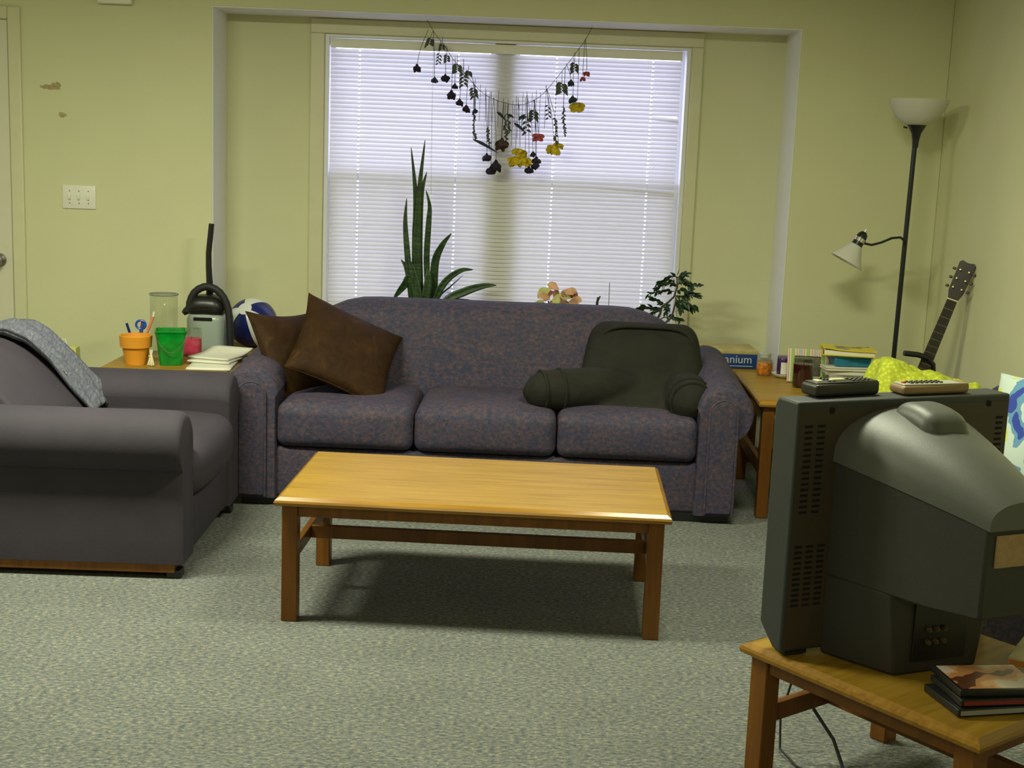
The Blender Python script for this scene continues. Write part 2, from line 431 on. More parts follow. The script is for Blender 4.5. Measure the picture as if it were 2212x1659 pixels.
# ------------------------------------------------------------------ the room
YW = 6.61; YB = 6.94; XL, XR, ZT = -1.434, 1.4218, 2.15; XRW = 2.1527; ZC = 2.45; XLW = -3.9; YBK = -1.6
struct(MB().box(XLW - .1, XRW + .1, YBK - .1, YB + .1, -0.06, 0).build('floor', M_CARPET))
struct(MB().box(XLW - .1, XRW + .1, YBK - .1, YB + .3, ZC, ZC + .08).build('ceiling', M_CEIL))
wf = struct(MB().prism([(XLW, 0), (XL, 0), (XL, ZT), (XR, ZT), (XR, 0), (XRW, 0), (XRW, ZC), (XLW, ZC)], YW, YB + .12).build('wall_front', M_WALL, bevel=.004))
WIN = (-0.93, 0.935, 0.64, 2.066)
struct(MB().frame((XL, XR, 0.0, ZT), WIN, YB, YB + .12).build('wall_recess', M_WALL))
M_RETURN = wall_mat('white_plaster_return', (0.84, 0.84, 0.86, 1))
struct(MB().box(XL, XR, YW + .0005, YB - .0005, ZT - .004, ZT).build('trim_1', M_RETURN))
struct(MB().box(XL, XL + .004, YW + .0005, YB - .0005, 0, ZT - .004).build('trim_2', M_RETURN))
struct(MB().box(XR - .004, XR, YW + .0005, YB - .0005, 0, ZT - .004).build('trim_3', M_RETURN))
struct(MB().box(XRW, XRW + .1, YBK, YB + .12, 0, ZC).build('wall_right', M_WALL))
struct(MB().box(XLW - .1, XLW, YBK, YB + .12, 0, ZC).build('wall_left', M_WALL))
struct(MB().box(XLW, XRW, YBK - .1, YBK, 0, ZC).build('wall_back', M_WALL))
struct(MB().box(XLW, -3.36, YW - .012, YW, 0, .09).build('baseboard_front', M_TRIM, bevel=.004))
struct(MB().box(-2.345, XL, YW - .012, YW, 0, .09).build('baseboard_front', M_TRIM, bevel=.004))
struct(MB().box(XR, XRW, YW - .012, YW, 0, .09).build('baseboard_front', M_TRIM, bevel=.004))
struct(MB().box(XRW - .012, XRW, YBK, YW - .012, 0, .09).build('baseboard_right', M_TRIM, bevel=.004))
# torn patches on the wall
def blotch(cx, cz, rx, rz, seed):
    rnd = random.Random(seed); n = 22; p = []
    for k in range(n):
        t = 2 * PI * k / n; q = 1 + rnd.uniform(-.28, .28)
        p.append((cx + rx * q * math.cos(t), cz + rz * q * math.sin(t)))
    return p
MB().prism(blotch(-2.224, 1.738, .042, .012, 3), YW - .0012, YW).build('wall_patch', M_STAIN, wf)
MB().prism(blotch(-2.193, 1.742, .022, .018, 5), YW - .0016, YW).build('wall_patch', M_STAIN, wf)
MB().prism(blotch(-2.164, 1.607, .022, .011, 4), YW - .0012, YW).build('wall_patch', M_STAIN, wf)

# door with casing and knob
d = bpy.data.objects.new('door_1', None); COL.objects.link(d); d.location = (-2.86, YW, 0); struct(d)
MB().box(-.44, .44, -.012, 0, .01, 2.045).build('door_slab', M_DOOR, d, bevel=.003)
for x0, x1 in ((.443, .505), (-.505, -.443)):
    MB().prism([(x0, 0), (x1, 0), (x1, 2.11), (x0, 2.11)], -.02, 0).build('door_casing', M_TRIM, d, bevel=.006)
MB().box(-.443, .443, -.02, 0, 2.05, 2.112).build('door_casing', M_TRIM, d, bevel=.006)
kM = rotM(PI / 2, 0, 0, (.376, -.012, .888))
k = MB().lathe([(.0, 0), (.034, 0), (.034, .006), (.014, .010), (.012, .030), (.024, .038), (.030, .050), (.028, .062), (.016, .070), (.0, .072)], 20, M=kM).build('door_knob', M_STEEL, d)

# window: casing, jamb liner, sashes, panes, screens
w = bpy.data.objects.new('window_1', None); COL.objects.link(w); w.location = (0, YB, .5); struct(w)
def wl(mb): return mb
zo = -.5
x0, x1, z0, z1 = WIN
MB().box(x0 - .074, x0 - .002, -.016, 0, z0 + zo - .03, z1 + zo + .004).build('casing_side', M_TRIM, w, bevel=.005)
MB().box(x1 + .002, x1 + .062, -.016, 0, z0 + zo - .03, z1 + zo + .004).build('casing_side', M_TRIM, w, bevel=.005)
MB().box(x0 - .074, x1 + .062, -.016, 0, z1 + zo + .004, z1 + zo + .078).build('casing_head', M_TRIM, w, bevel=.005)
MB().box(x0 - .09, x1 + .08, -.05, .05, z0 + zo - .025, z0 + zo).build('window_stool', M_TRIM, w, bevel=.006)
MB().frame((x0, x1, z0 + zo, z1 + zo), (x0 + .020, x1 - .020, z0 + zo + .008, z1 + zo - .012), -.004, .125).build('jamb_liner', M_VINYL, w)
xm = -.012
MB().box(xm - .054, xm + .054, .044, .122, z0 + zo, z1 + zo).build('mullion', M_VINYL, w, bevel=.004)
zm = 1.352 + zo
for a, b in ((x0 + .020, xm - .054), (xm + .054, x1 - .020)):
    f = MB().frame((a, b, zm - .012, z1 + zo - .012), (a + .022, b - .022, zm + .02, z1 + zo - .04), .092, .116).build('upper_sash', M_VINYL, w)
    MB().box(a + .022, b - .022, .102, .106, zm + .02, z1 + zo - .04).build('window_pane', M_GLASS, f)
    f = MB().frame((a, b, z0 + zo + .008, zm + .024), (a + .034, b - .034, z0 + zo + .05, zm - .016), .064, .090).build('lower_sash', M_VINYL, w)
    MB().box(a + .034, b - .034, .075, .079, z0 + zo + .05, zm - .016).build('window_pane', M_GLASS, f)
    MB().box(a + .004, b - .004, .117, .1185, z0 + zo + .01, zm + .01).build('insect_screen', M_SCRIM, w)

# ------------------------------------------------------------------ blind: head rail, every slat, ladder cords, wand
bl = thing('window_blind', 'white closed mini blind hanging in the window behind the sofa', 'blind', (-.005, YB + .03, .66))
bx0, bx1 = -.900, .898
MB().box(bx0, bx1, -.016, .016, 1.352, 1.390).build('head_rail', M_WHITE, bl, bevel=.003)
MB().box(bx0, bx1, -.018, -.0165, 1.343, 1.376).build('valance', M_WHITE, bl, bevel=.001)
CORDS = (-.752, -.246, .258, .752)
def slat_mesh(droop=None, lift=0.0, seedlift=0.0):
    mb = MB(); xs = [bx0]
    for c in CORDS: xs += [c - .0045, c + .0045]
    xs.append(bx1)
    if droop: xs = sorted(set(xs + [droop[0] + (bx1 - droop[0]) * i / 5 for i in range(6)]))
    nc = 5; tilt = math.radians(63); prof = []
    for j in range(nc + 1):
        s_ = -.0125 + .025 * j / nc; bow = .0022 * (1 - (s_ / .0125) ** 2)
        y = s_ * math.cos(tilt) - bow * math.sin(tilt); z = s_ * math.sin(tilt) + bow * math.cos(tilt)
        prof.append((y, z))
    vs = []
    for x in xs:
        dz = 0.0
        if droop and x > droop[0]:
            t = (x - droop[0]) / (bx1 - droop[0]); dz = -droop[1] * t ** 1.2
        for y, z in prof: vs.append((x, y, z + dz))
    fs = []
    for i in range(len(xs) - 1):
        hole = any(abs((xs[i] + xs[i + 1]) / 2 - c) < .003 for c in CORDS)
        for j in range(nc):
            if hole and j in (2, 3): continue
            fs.append((i * (nc + 1) + j, (i + 1) * (nc + 1) + j, (i + 1) * (nc + 1) + j + 1, i * (nc + 1) + j + 1))
    return mb.add(vs, fs)
NS = 63; pitch = .0213
first = None
for i in range(NS):
    z = 1.330 - i * pitch; wz = z + .66
    dr = None
    if abs(wz - 1.705) < pitch / 2: dr = (.752, .012)
    elif abs(wz - 1.345) < pitch / 2: dr = (.46, .018)
    elif abs(wz - (1.345 - pitch)) < pitch / 2: dr = (.62, .008)
    if dr:
        slat_mesh(dr).build('slat', M_SLAT, bl, loc=(0, 0, z))
    elif first is None:
        first = slat_mesh().build('slat', M_SLAT, bl, loc=(0, 0, z))
    else:
        share(first, 'slat', bl, (random.uniform(-.0008, .0008), 0, z + random.uniform(-.0006, .0006)), (random.uniform(-.05, .05), 0, 0))
MB().box(bx0, bx1, -.011, .011, -.028, -.008).build('bottom_rail', M_WHITE, bl, bevel=.003)
for c in CORDS:
    MB().tube([(c, -.014, 1.36), (c, -.014, -.02)], .0011, 6).build('ladder_cord', M_CORD, bl)
MB().tube([(-.375, -.026, 1.36), (-.374, -.028, 1.0), (-.368, -.028, .62)], .0028, 8).build('tilt_wand', M_CLEAR, bl)

# ------------------------------------------------------------------ switch plate and alarm on the wall
sp = thing('light_switch', 'white triple light switch plate on the yellow wall beside the door', 'switch', (-2.088, YW, 1.154))
MB().rbox((0, -.004, .057), (.163, .008, .114), .003, 2, 2).build('cover_plate', M_PLATE, sp)
for dx in (-.046, 0, .046):
    s_ = MB().rbox((dx, -.013, .057), (.010, .014, .024), .003, 2, 2, M=None).build('toggle', M_PLATE, sp)
    for dz in (.087, .027):
        MB().lathe([(0, 0), (.0034, 0), (.0034, .001), (0, .0016)], 10, M=rotM(PI / 2, 0, 0, (dx, -.008, dz))).build('screw', M_STEEL, sp)
al = thing('wall_alarm', 'white box mounted high on the wall at the top edge between door and window', 'alarm', (-1.893, YW, 2.138))
MB().rbox((0, -.024, .07), (.165, .048, .14), .008, 3, 2).build('housing', M_PLATE, al)
MB().rbox((0, -.052, .075), (.10, .012, .05), .005, 2, 2).build('strobe_lens', M_FROST, al)

# ------------------------------------------------------------------ tables
def rect(x0, x1, y0, y1, z): return [(x0, y0, z), (x1, y0, z), (x1, y1, z), (x0, y1, z)]
def make_table(name, label, loc, rz, L, W, H, side='y', st=(.188, .232), apron=.036, lg=.05, bar=True, ov=.022):
    t = thing(name, label, 'table', loc, rz)
    hx, hy = L / 2, W / 2
    MB().box(-hx + .016, hx - .016, -hy + .016, hy - .016, H - .028, H).build('tabletop', M_OAK, t)
    def lp(i, z): return rect(-hx + i, hx - i, -hy + i, hy - i, z)
    MB().loft([lp(.016, H - .030), lp(.003, H - .026), lp(0, H - .016), lp(.003, H - .009), lp(.016, H + .0006), lp(.0161, H - .004)], cap=False).build('edge_moulding', M_OAKE, t, angle=25)
    a, b = hx - ov, hy - ov
    for sx in (-1, 1):
        for sy in (-1, 1):
            x0_, x1_ = sorted((sx * a, sx * (a - lg))); y0_, y1_ = sorted((sy * b, sy * (b - lg)))
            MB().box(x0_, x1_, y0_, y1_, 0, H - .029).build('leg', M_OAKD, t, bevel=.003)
    for sy in (-1, 1):
        y0_, y1_ = sorted((sy * (b - .008), sy * (b - .028)))
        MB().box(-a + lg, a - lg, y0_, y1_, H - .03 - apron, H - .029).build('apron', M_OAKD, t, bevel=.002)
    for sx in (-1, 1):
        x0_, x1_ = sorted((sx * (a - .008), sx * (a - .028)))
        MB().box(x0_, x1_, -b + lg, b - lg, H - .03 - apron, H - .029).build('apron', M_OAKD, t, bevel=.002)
    m_ = .016
    if side == 'y':
        for sx in (-1, 1):
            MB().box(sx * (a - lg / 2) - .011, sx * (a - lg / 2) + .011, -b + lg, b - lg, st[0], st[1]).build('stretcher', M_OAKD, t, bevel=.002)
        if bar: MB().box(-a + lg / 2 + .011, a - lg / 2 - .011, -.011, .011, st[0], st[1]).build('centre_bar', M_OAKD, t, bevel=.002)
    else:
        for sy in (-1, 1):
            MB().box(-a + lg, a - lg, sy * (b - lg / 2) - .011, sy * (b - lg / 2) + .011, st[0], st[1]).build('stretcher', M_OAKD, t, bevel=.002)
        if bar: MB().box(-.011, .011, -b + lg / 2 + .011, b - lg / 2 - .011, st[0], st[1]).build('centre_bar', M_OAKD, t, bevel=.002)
    return t
make_table('coffee_table', 'long oak coffee table standing in front of the patterned sofa', (-.0436, 4.3305, 0), -.0498, 1.246, .681, .411)
make_table('television_stand', 'low square oak table carrying the television at the lower right', (1.037, 2.938, 0), math.radians(36.6), .58, .66, .362, side='x', st=(.16, .205))
make_table('end_table', 'oak end table in the corner holding the books and the striped frame', (1.432, 5.86, 0), -.045, .61, .80, .516, side='y', st=(.17, .23))
make_table('end_table', 'oak end table behind the armchair holding the flower pot and magazines', (-1.452, 5.92, 0), 0, .58, .66, .516, side='y', st=(.17, .23))
# low bench in the window recess, behind the sofa
be = thing('plant_bench', 'low wooden bench in the window recess behind the sofa', 'bench', (0, 6.735, 0))
MB().box(-1.40, 1.40, -.175, .175, .445, .475).build('bench_top', M_OAK, be, bevel=.004)
for sx in (-1.30, 0, 1.30):
    for sy in (-.14, .14):
        MB().box(sx - .025, sx + .025, sy - .025, sy + .025, 0, .445).build('leg', M_OAKD, be, bevel=.003)

# ------------------------------------------------------------------ sofas
def arm_profile(inner, outer, xc, zc, r, zb):
    p = [(inner, zb), (inner, zc + .01)]
    n = 18
    for i in range(n + 1):
        t = math.radians(172 - 232 * i / n)
        p.append((xc + r * math.cos(t), zc + r * math.sin(t)))
    p += [(outer, zc - r * .92), (outer, zb)]
    return p
def make_sofa(name, label, loc, rz, half, seams):
    t = thing(name, label, 'sofa', loc, rz)
    inn = half - .225
    MB().box(-half + .08, half - .08, -.40, .39, 0, .04).build('plinth', M_BLACK, t)
    MB().rbox((0, -.005, .145), (2 * inn + .06, .80, .215), .015, 3, 4).build('front_rail', M_SOFA, t)
    xs = [-inn] + seams + [inn]
    for a, b in zip(xs[:-1], xs[1:]):
        w_ = b - a - .003; c_ = (a + b) / 2
        def fn(q, w_=w_):
            u, v_ = 2 * q.x / w_, 2 * q.y / .64
            z = q.z
            k_ = max(0, 1 - u ** 4) * max(0, 1 - abs(v_) ** 3)
            if z > 0: z += .022 * k_
            y = q.y
            if y < 0: y -= .014 * max(0, 1 - u * u) * max(0, 1 - (2 * q.z / .18) ** 2)
            return (q.x, y, z)
        cu = MB().rbox((c_, -.112, .348), (w_, .64, .185), .042, 5, 8, fn).build('seat_cushion', M_SOFA, t, angle=70)
    hb = inn + .055
    def bk(q):
        x, y, z = q
        zz = z + .30
        ax = abs(x) / hb
        if ax > .60:
            f_ = math.sqrt(max(0, 1 - ((ax - .60) / .42) ** 2))
        else: f_ = 1
        top = .26 + .34 * f_ + .0 * ax
        zz = zz * top / .60
        y2 = y + (zz - .3) * .20 - .03 * math.sin(max(0, min(1, zz / .6)) * PI) * (1 if y < 0 else 0) * f_
        return (x, y2, zz - .30)
    MB().rbox((0, .255, .52), (2 * hb, .25, .60), .085, 6, 22, bk).build('backrest', M_SOFA, t, angle=70)
    for sg in (1, -1):
        xc, zc, r = half - .118, .468, .118
        pr = arm_profile(half - .230, half - .075, xc, zc, r, .035)
        secs = []
        for y, sc_ in ((-.43, .93), (-.424, .975), (-.41, 1.0), (0, 1.0), (.36, 1.0), (.385, .97)):
            sec = []
            for px, pz in pr:
                x = xc - .025 + (px - xc + .025) * sc_; z = .30 + (pz - .30) * sc_ if pz > .05 else pz
                z *= 1 + .11 * (y + .43) / .8
                sec.append((sg * x, y, z))
            secs.append(sec)
        ar = MB().loft(secs).build('arm', M_SOFA, t, angle=50)
        xa, xb = half - .185, half - .070; zt_ = .530; rr = (xb - xa) / 2; cx = (xa + xb) / 2
        pl = [(xa, .045)] + [(cx - rr * math.cos(th), zt_ - rr + rr * math.sin(th)) for th in [PI * i / 14 for i in range(15)]] + [(xb, .045)]
        MB().prism([(sg * x, z) for x, z in pl], -.446, -.425).build('arm_panel', M_SOFA, ar, bevel=.008)
        MB().tube([(sg * x, -.440, z) for x, z in pl], .0065, 8).build('piping', M_SOFA, ar)
    return t
make_sofa('sofa', 'long purple speckled three-seat sofa in front of the window', (-.022, 5.825, 0), -.0253, 1.108, [-.305, .292])
make_sofa('loveseat', 'purple speckled loveseat along the right wall behind the television', (1.715, 4.55, 0), -PI / 2, .735, [0]).scale = (1, 1, .9)

# ------------------------------------------------------------------ armchair
ac = thing('armchair', 'plain plum grey armchair with rolled arms at the left edge', 'armchair', (-1.52, 4.88, 0), PI / 2)
def fn(q):
    u, v_ = 2 * q.x / .70, 2 * q.y / .70; z = q.z
    if z > 0: z += .03 * max(0, 1 - u ** 4) * max(0, 1 - v_ ** 2)
    y = q.y
    if y < 0: y -= .03 * max(0, 1 - u * u)
    return (q.x, y, z)
MB().rbox((0, -.125, .340), (.70, .70, .19), .075, 6, 8, fn).build('seat_cushion', M_CHAIR, ac, angle=70)
MB().rbox((0, .0, .15), (.74, .90, .20), .02, 3, 4).build('front_rail', M_CHAIR, ac)
prof = [(.02, .10), (.03, .44), (.05, .487), (.115, .557), (.185, .640), (.265, .712), (.335, .748), (.39, .757), (.44, .745), (.485, .70), (.50, .63), (.50, .10)]
secs = []
for x, sc_ in ((-.405, .90), (-.40, .95), (-.385, .985), (-.36, 1.0), (.36, 1.0), (.385, .985), (.40, .95), (.405, .90)):
    secs.append([(x, .27 + (y - .27) * sc_, .40 + (z - .40) * sc_) for y, z in prof])
cb = MB().loft(secs).build('backrest', M_CHAIR, ac, angle=60, sub=1)
for sg in (1, -1):
    pr = arm_profile(.306, .468, .412, .478, .108, .055)
    secs = []
    for y, sc_ in ((-.462, .90), (-.458, .94), (-.446, .98), (-.42, 1.0), (.30, 1.0), (.49, 1.0), (.50, .97)):
        secs.append([(sg * (.405 + (px - .405) * sc_), y, (.34 + (pz - .34) * sc_) if pz > .07 else pz) for px, pz in pr])
    MB().loft(secs).build('arm', M_CHAIR, ac, angle=50)
    MB().box(*sorted((sg * .36, sg * .462)), -.43, .48, .022, .056).build('base_rail', M_OAKD, ac, bevel=.003)
    for y in (-.43, .46):
        MB().box(*sorted((sg * .40, sg * .455)), y - .02, y + .03, 0, .03).build('foot', M_BLACK, ac, bevel=.004)

# denim jacket over the far half of the chair back
def jk(u, v_):
    path = [(.47, .30), (.515, .50), (.515, .64), (.495, .71), (.445, .765), (.39, .778), (.33, .768), (.26, .732), (.175, .658), (.105, .574), (.055, .515), (.025, .470)]
    s_ = u * (len(path) - 1); i = min(int(s_), len(path) - 2); f_ = s_ - i
    y = path[i][0] * (1 - f_) + path[i + 1][0] * f_; z = path[i][1] * (1 - f_) + path[i + 1][1] * f_
    edge = .03 * math.sin(u * 9) + .03 * u
    x = (.055 + edge * .6) * (1 - v_) + .345 * v_ 
    wr = .007 * math.sin(v_ * 23 + u * 5) + .006 * math.sin(v_ * 11 - u * 17)
    z2 = z + wr + (.010 if v_ < .04 else 0)
    return (x, y - .008 - wr * .6, z2)
jm = thing('denim_jacket', 'faded blue-grey denim jacket draped over the back of the armchair', 'jacket', (-1.52, 4.88, 0.30), PI / 2)
mbj = MB().sheet(jk, 48, 22); mbj.v = [(x, y, z - .30) for x, y, z in mbj.v]
mbj.build('cloth', M_DENIM, jm, solid=.008, angle=80)
hem = [jk(i / 40, 0.0) for i in range(16, 41)]
MB().tube([(x, y - .006, z - .30 + .004) for x, y, z in hem], .009, 8).build('hem', M_DENIM, jm)
b_ = jk(.78, .05)
MB().lathe([(0, 0), (.010, 0), (.010, .003), (.006, .005), (0, .005)], 14, M=rotM(math.radians(50), 0, 0, (b_[0], b_[1] - .012, b_[2] - .285))).build('button', M_CHROME, jm)

# ------------------------------------------------------------------ pillows
def pillow(name, label, mat, size, thick, loc, rx, ry, rz, seam=True, pinch=.10, hgt=None, axes=None):
    o = thing(name, label, 'pillow', loc)
    a = size / 2; b = (hgt or size) / 2; n = 22
    M = Matrix.Rotation(rz, 4, 'Z') @ Matrix.Rotation(rx, 4, 'X') @ Matrix.Rotation(ry, 4, 'Y')
    if axes:
        ex, ez = Vector(axes[0]).normalized(), Vector(axes[1]).normalized(); ez = (ez - ex * ez.dot(ex)).normalized(); ey = ez.cross(ex)
        M = Matrix((ex, ey, ez)).transposed().to_4x4()
    rnd = random.Random(len(label)); ph = rnd.uniform(0, 6)
    def outline(u, v_):
        return a * u * (1 - pinch * (1 - v_ * v_)), b * v_ * (1 - pinch * (1 - u * u))
    mb = MB()
    for sg in (1, -1):
        def f(i, j, sg=sg):
            u, v_ = 2 * i - 1, 2 * j - 1
            u = math.sin(u * PI / 2); v_ = math.sin(v_ * PI / 2)
            x, z = outline(u, v_)
            t = thick / 2 * (max(0, 1 - u * u) * max(0, 1 - v_ * v_)) ** .42
            t += .006 * math.sin(5 * u + ph) * math.sin(4 * v_ - ph) * (1 - u * u) * (1 - v_ * v_)
            return M @ Vector((x, sg * t, z))
        mb.sheet(f, n, n)
    body = mb.build('pillow_cover', mat, o, angle=75)
    bm = bmesh.new(); bm.from_mesh(body.data); bmesh.ops.remove_doubles(bm, verts=bm.verts, dist=1e-5)
    bmesh.ops.recalc_face_normals(bm, faces=bm.faces); bm.to_mesh(body.data); bm.free()
    if seam:
        pts = []
        for s_ in range(4):
            for i in range(14):
                t = -1 + 2 * i / 14
                u, v_ = ((t, -1), (1, t), (-t, 1), (-1, -t))[s_]
                x, z = outline(u, v_); pts.append(M @ Vector((x, 0, z)))
        pts.append(pts[0])
        MB().tube(pts, .0035, 6, cap=False).build('seam', mat, o)
    return o
pillow('throw_pillow', 'dark brown throw pillow in front, tilted, on the left end of the sofa', M_SUEDE, .465, .145, (-.662, 5.73, .622), 0, 0, 0, axes=((.40, .089, -.19), (.047, .378, .275)))
pillow('throw_pillow', 'dark brown throw pillow behind, against the left sofa arm', M_SUEDE, .43, .12, (-.885, 5.79, .585), 0, 0, 0, pinch=.14, axes=((.24, .30, -.02), (-.13, .14, .36)))
pillow('print_pillow', 'blue white and yellow printed pillow on the loveseat at the right edge', M_POSY, .44, .15, (1.82, 4.34, .620), math.radians(-14), math.radians(-8), math.radians(-70))

# backrest pillow with arms
br = thing('backrest_pillow', 'black backrest pillow with two padded arms on the right end of the sofa', 'pillow', (.60, 5.81, .445))
Mb = rotM(0, 0, math.radians(-4), (0.03, .05, 0))
def bf(q):
    x, y, z = q
    k_ = 1 - .16 * max(0, (z + .16) / .32) ** 1.6
    if y < 0: y += -.02 * (1 - (x / .27) ** 2) - .33 * max(0, .5 - z / .34) ** 1.6
    return (x * k_ + .02 * (z + .16), y + .24 * (z + .17), z)
body = MB().rbox((0.02, .03, .155), (.56, .15, .34), .072, 6, 8, bf, M=Mb)
def bolster(p0, dirv, length, r):
    d_ = Vector(dirv).normalized(); pts = []; rs = []
    for i in range(15):
        s_ = i / 14; pts.append(Vector(p0) + d_ * length * s_)
        e = 1 if s_ < .74 else max(.05, 1 - ((s_ - .74) / .262) ** 3) ** .5
        rs.append(r * e * (1.16 - .20 * s_) * min(1, .45 + .55 * s_ / .42))
    return pts, rs
arms_ = []
for p0, dv, ln, r_ in (((.06, -.10, .066), (-.945, -.30, -.01), .57, .094), ((.218, -.02, .066), (.02, -1, -.05), .38, .096)):
    pts, rs = bolster(p0, dv, ln, r_)
    body.tube(pts, rs, 20); arms_.append((pts, rs, Vector(dv).normalized()))
bb = body.build('cushion', M_TWILL, br, angle=80)
md = bb.modifiers.new('join', 'REMESH'); md.mode = 'VOXEL'; md.voxel_size = .011; md.use_smooth_shade = True
md = bb.modifiers.new('soften', 'SMOOTH'); md.factor = .5; md.iterations = 16
pts = []
for k in range(33):
    t = PI * 1.16 * k / 32 - .08 * PI
    x = -.245 * math.copysign(abs(math.cos(t)) ** .45, math.cos(t)); z = .10 + .215 * max(-.4, math.copysign(abs(math.sin(t)) ** .55, math.sin(t)))
    pts.append(Mb @ Vector((x * (1 - .10 * max(0, z / .32)) + .035, -.053 + .24 * z, z)))
MB().tube(pts, .009, 8).build('piping', M_TWILL, br)
for ap, ar_, d_ in arms_:
    for q in (10, 12):
        side = d_.cross(Vector((0, 0, 1))).normalized(); up_ = side.cross(d_).normalized(); c_ = Vector(ap[q]); rr = ar_[q] * .985
        ring = [c_ + (side * math.cos(2 * PI * k / 28) + up_ * math.sin(2 * PI * k / 28)) * rr for k in range(29)]
        MB().tube(ring, .007, 6, cap=False).build('piping', M_TWILL, br)

# ------------------------------------------------------------------ television (rear view) on its stand
A22 = math.radians(22)
tv = thing('television', 'bulky charcoal tube television seen from behind on the low oak table', 'television', (.682, 2.924, .364), A22)
TW = .612
sl = MB().prism([(0, .012), (.035, .012), (.093, .058), (.093, .585), (.082, .605), (0, .605)], 0, TW, 'yz').build('cabinet', M_TV, tv, bevel=.007, seg=3)
MB().rbox((TW / 2, .0945, .325), (.52, .012, .42), .006, 2, 6).build('screen', M_SCREEN, tv)
def tsec(v, xl, xr, zb, zc):
    return [(xl, -v, zb), (xr, -v, zb), (xr, -v, zc), (xl, -v, zc)]
hs = MB().loft([tsec(-.004, .110, .504, .19, .475), tsec(.12, .146, .468, .19, .455), tsec(.26, .186, .428, .19, .431), tsec(.385, .222, .392, .20, .410)]).build('rear_housing', M_TVB, tv, bevel=.006)
def tsl(v, xb, xt): return [(xb, -v, 0), (TW - xb, -v, 0), (TW - xt, -v, .196), (xt, -v, .196)]
lh = MB().loft([tsl(-.004, .112, .1105), tsl(.09, .152, .1365), tsl(.172, .190, .161)]).build('base_housing', M_TVB, tv, bevel=.006)
def dsec(v, xl, xr, zc, zp):
    n = 20; c_ = (xl + xr) / 2; h_ = (xr - xl) / 2; out = []
    for i in range(n + 1):
        t = PI * i / n; ct = math.cos(t)
        out.append((c_ - h_ * ct, -v, zc + (zp - zc) * math.sin(t) ** .85))
    out.append((xr, -v, zc - .012)); out.append((xl, -v, zc - .012))
    return out
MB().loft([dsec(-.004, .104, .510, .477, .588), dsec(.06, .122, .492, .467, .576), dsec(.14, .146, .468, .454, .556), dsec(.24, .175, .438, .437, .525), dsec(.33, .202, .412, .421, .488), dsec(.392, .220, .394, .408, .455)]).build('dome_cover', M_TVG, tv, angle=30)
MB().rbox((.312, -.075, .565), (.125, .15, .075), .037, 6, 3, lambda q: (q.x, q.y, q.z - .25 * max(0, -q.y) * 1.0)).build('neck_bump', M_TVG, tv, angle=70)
MB().box(.006, TW - .006, -.0008, .004, .02, .588).build('back_panel', plain('brown_black_plastic', (.052, .036, .022, 1), .55, bump=.1, bscale=500), tv)
vs_ = MB().box(0, .020, -.0018, .004, 0, .0056).build('vent_slot', M_SLOT, tv, loc=(.022, 0, .545))
for i in range(16):
    for c_ in (0, 1):
        if i == 0 and c_ == 0: continue
        share(vs_, 'vent_slot', tv, (.022 + .034 * c_ + .004 * (i / 15) * 0, 0, .545 - i * .0134))
for i in range(12):
    for c_ in range(3): share(vs_, 'vent_slot', tv, (.018 + .031 * c_, 0, .262 - i * .0128))
for i in range(8): share(vs_, 'vent_slot', tv, (.572, 0, .545 - i * .0134))
for x in (.092, .545):
    r_ = MB().lathe([(0, 0), (.008, 0), (.008, .0016), (0, .0016)], 14, M=rotM(PI / 2, 0, 0, (x, 0, .583))).build('screw_recess', M_SLOT, tv)
MB().box(.245, .372, -.389, -.3855, .315, .385).build('rating_sticker', M_STICKER, tv)
MB().box(.232, .382, -.178, -.170, .03, .17).build('connector_panel', M_BLACK, tv, bevel=.002)
for i in range(3):
    for j in range(2):
        MB().lathe([(.0, 0), (.006, 0), (.006, .008), (.003, .008), (.003, .012), (0, .012)], 12, M=rotM(PI / 2, 0, 0, (.27 + .022 * i, -.178, .075 + .03 * j))).build('jack', plain('dull_jack', (.10, .075, .03, 1), .4), tv)
for x in (.05, .55):
    MB().box(x - .03, x + .03, .01, .05, 0, .014).build('foot', M_RUBBER, tv)

# remotes on the television
def remote(label, c0, rz, mats, L=.185, W=.052, H=.022, keys=(), z=.970):
    t = thing('remote_control', label, 'remote', (c0[0], c0[1], z), rz)
    MB().rbox((0, 0, H / 2), (L, W, H), .009, 4, 4, lambda q: (q.x, q.y * (1 - .12 * q.x / (L / 2)), q.z + .004 * max(0, q.x / (L / 2)) * (1 if q.z > 0 else 0))).build('body', mats[0], t)
    MB().rbox((0, 0, H + .001), (L * .94, W * .80, .004), .002, 2, 3).build('face_plate', mats[1], t)
    for x, y, wx, wy, m_ in keys:
        MB().rbox((x, y, H + .004), (wx, wy, .005), .002, 2, 1).build('button', m_, t)
    return t
kb = [(-.068, 0, .016, .022, M_BTN), (-.012, .004, .040, .014, M_BTN)] + [(.024 + .014 * i, -.012 + .012 * j, .008, .007, M_DGREY) for i in range(4) for j in range(3)] + [(-.045 + .012 * i, -.012 + .024 * j, .007, .007, M_DGREY) for i in range(2) for j in range(2)]
remote('black remote control with pale keys on top of the television', (.808, 3.050), math.radians(24), (M_REMOTE, M_REMOTE), .188, .058, .030, kb)
ks = [(-.062 + .014 * i, -.010 + .010 * j, .009, .006, M_DGREY) for i in range(7) for j in range(3)] + [(-.078, 0, .010, .010, plain('red_key', (.5, .05, .03, 1), .4))]
remote('silver and tan remote control lying on the television, right of the black one', (1.040, 3.120), math.radians(20), (M_TAN, M_SILVER), .195, .056, .022, ks)

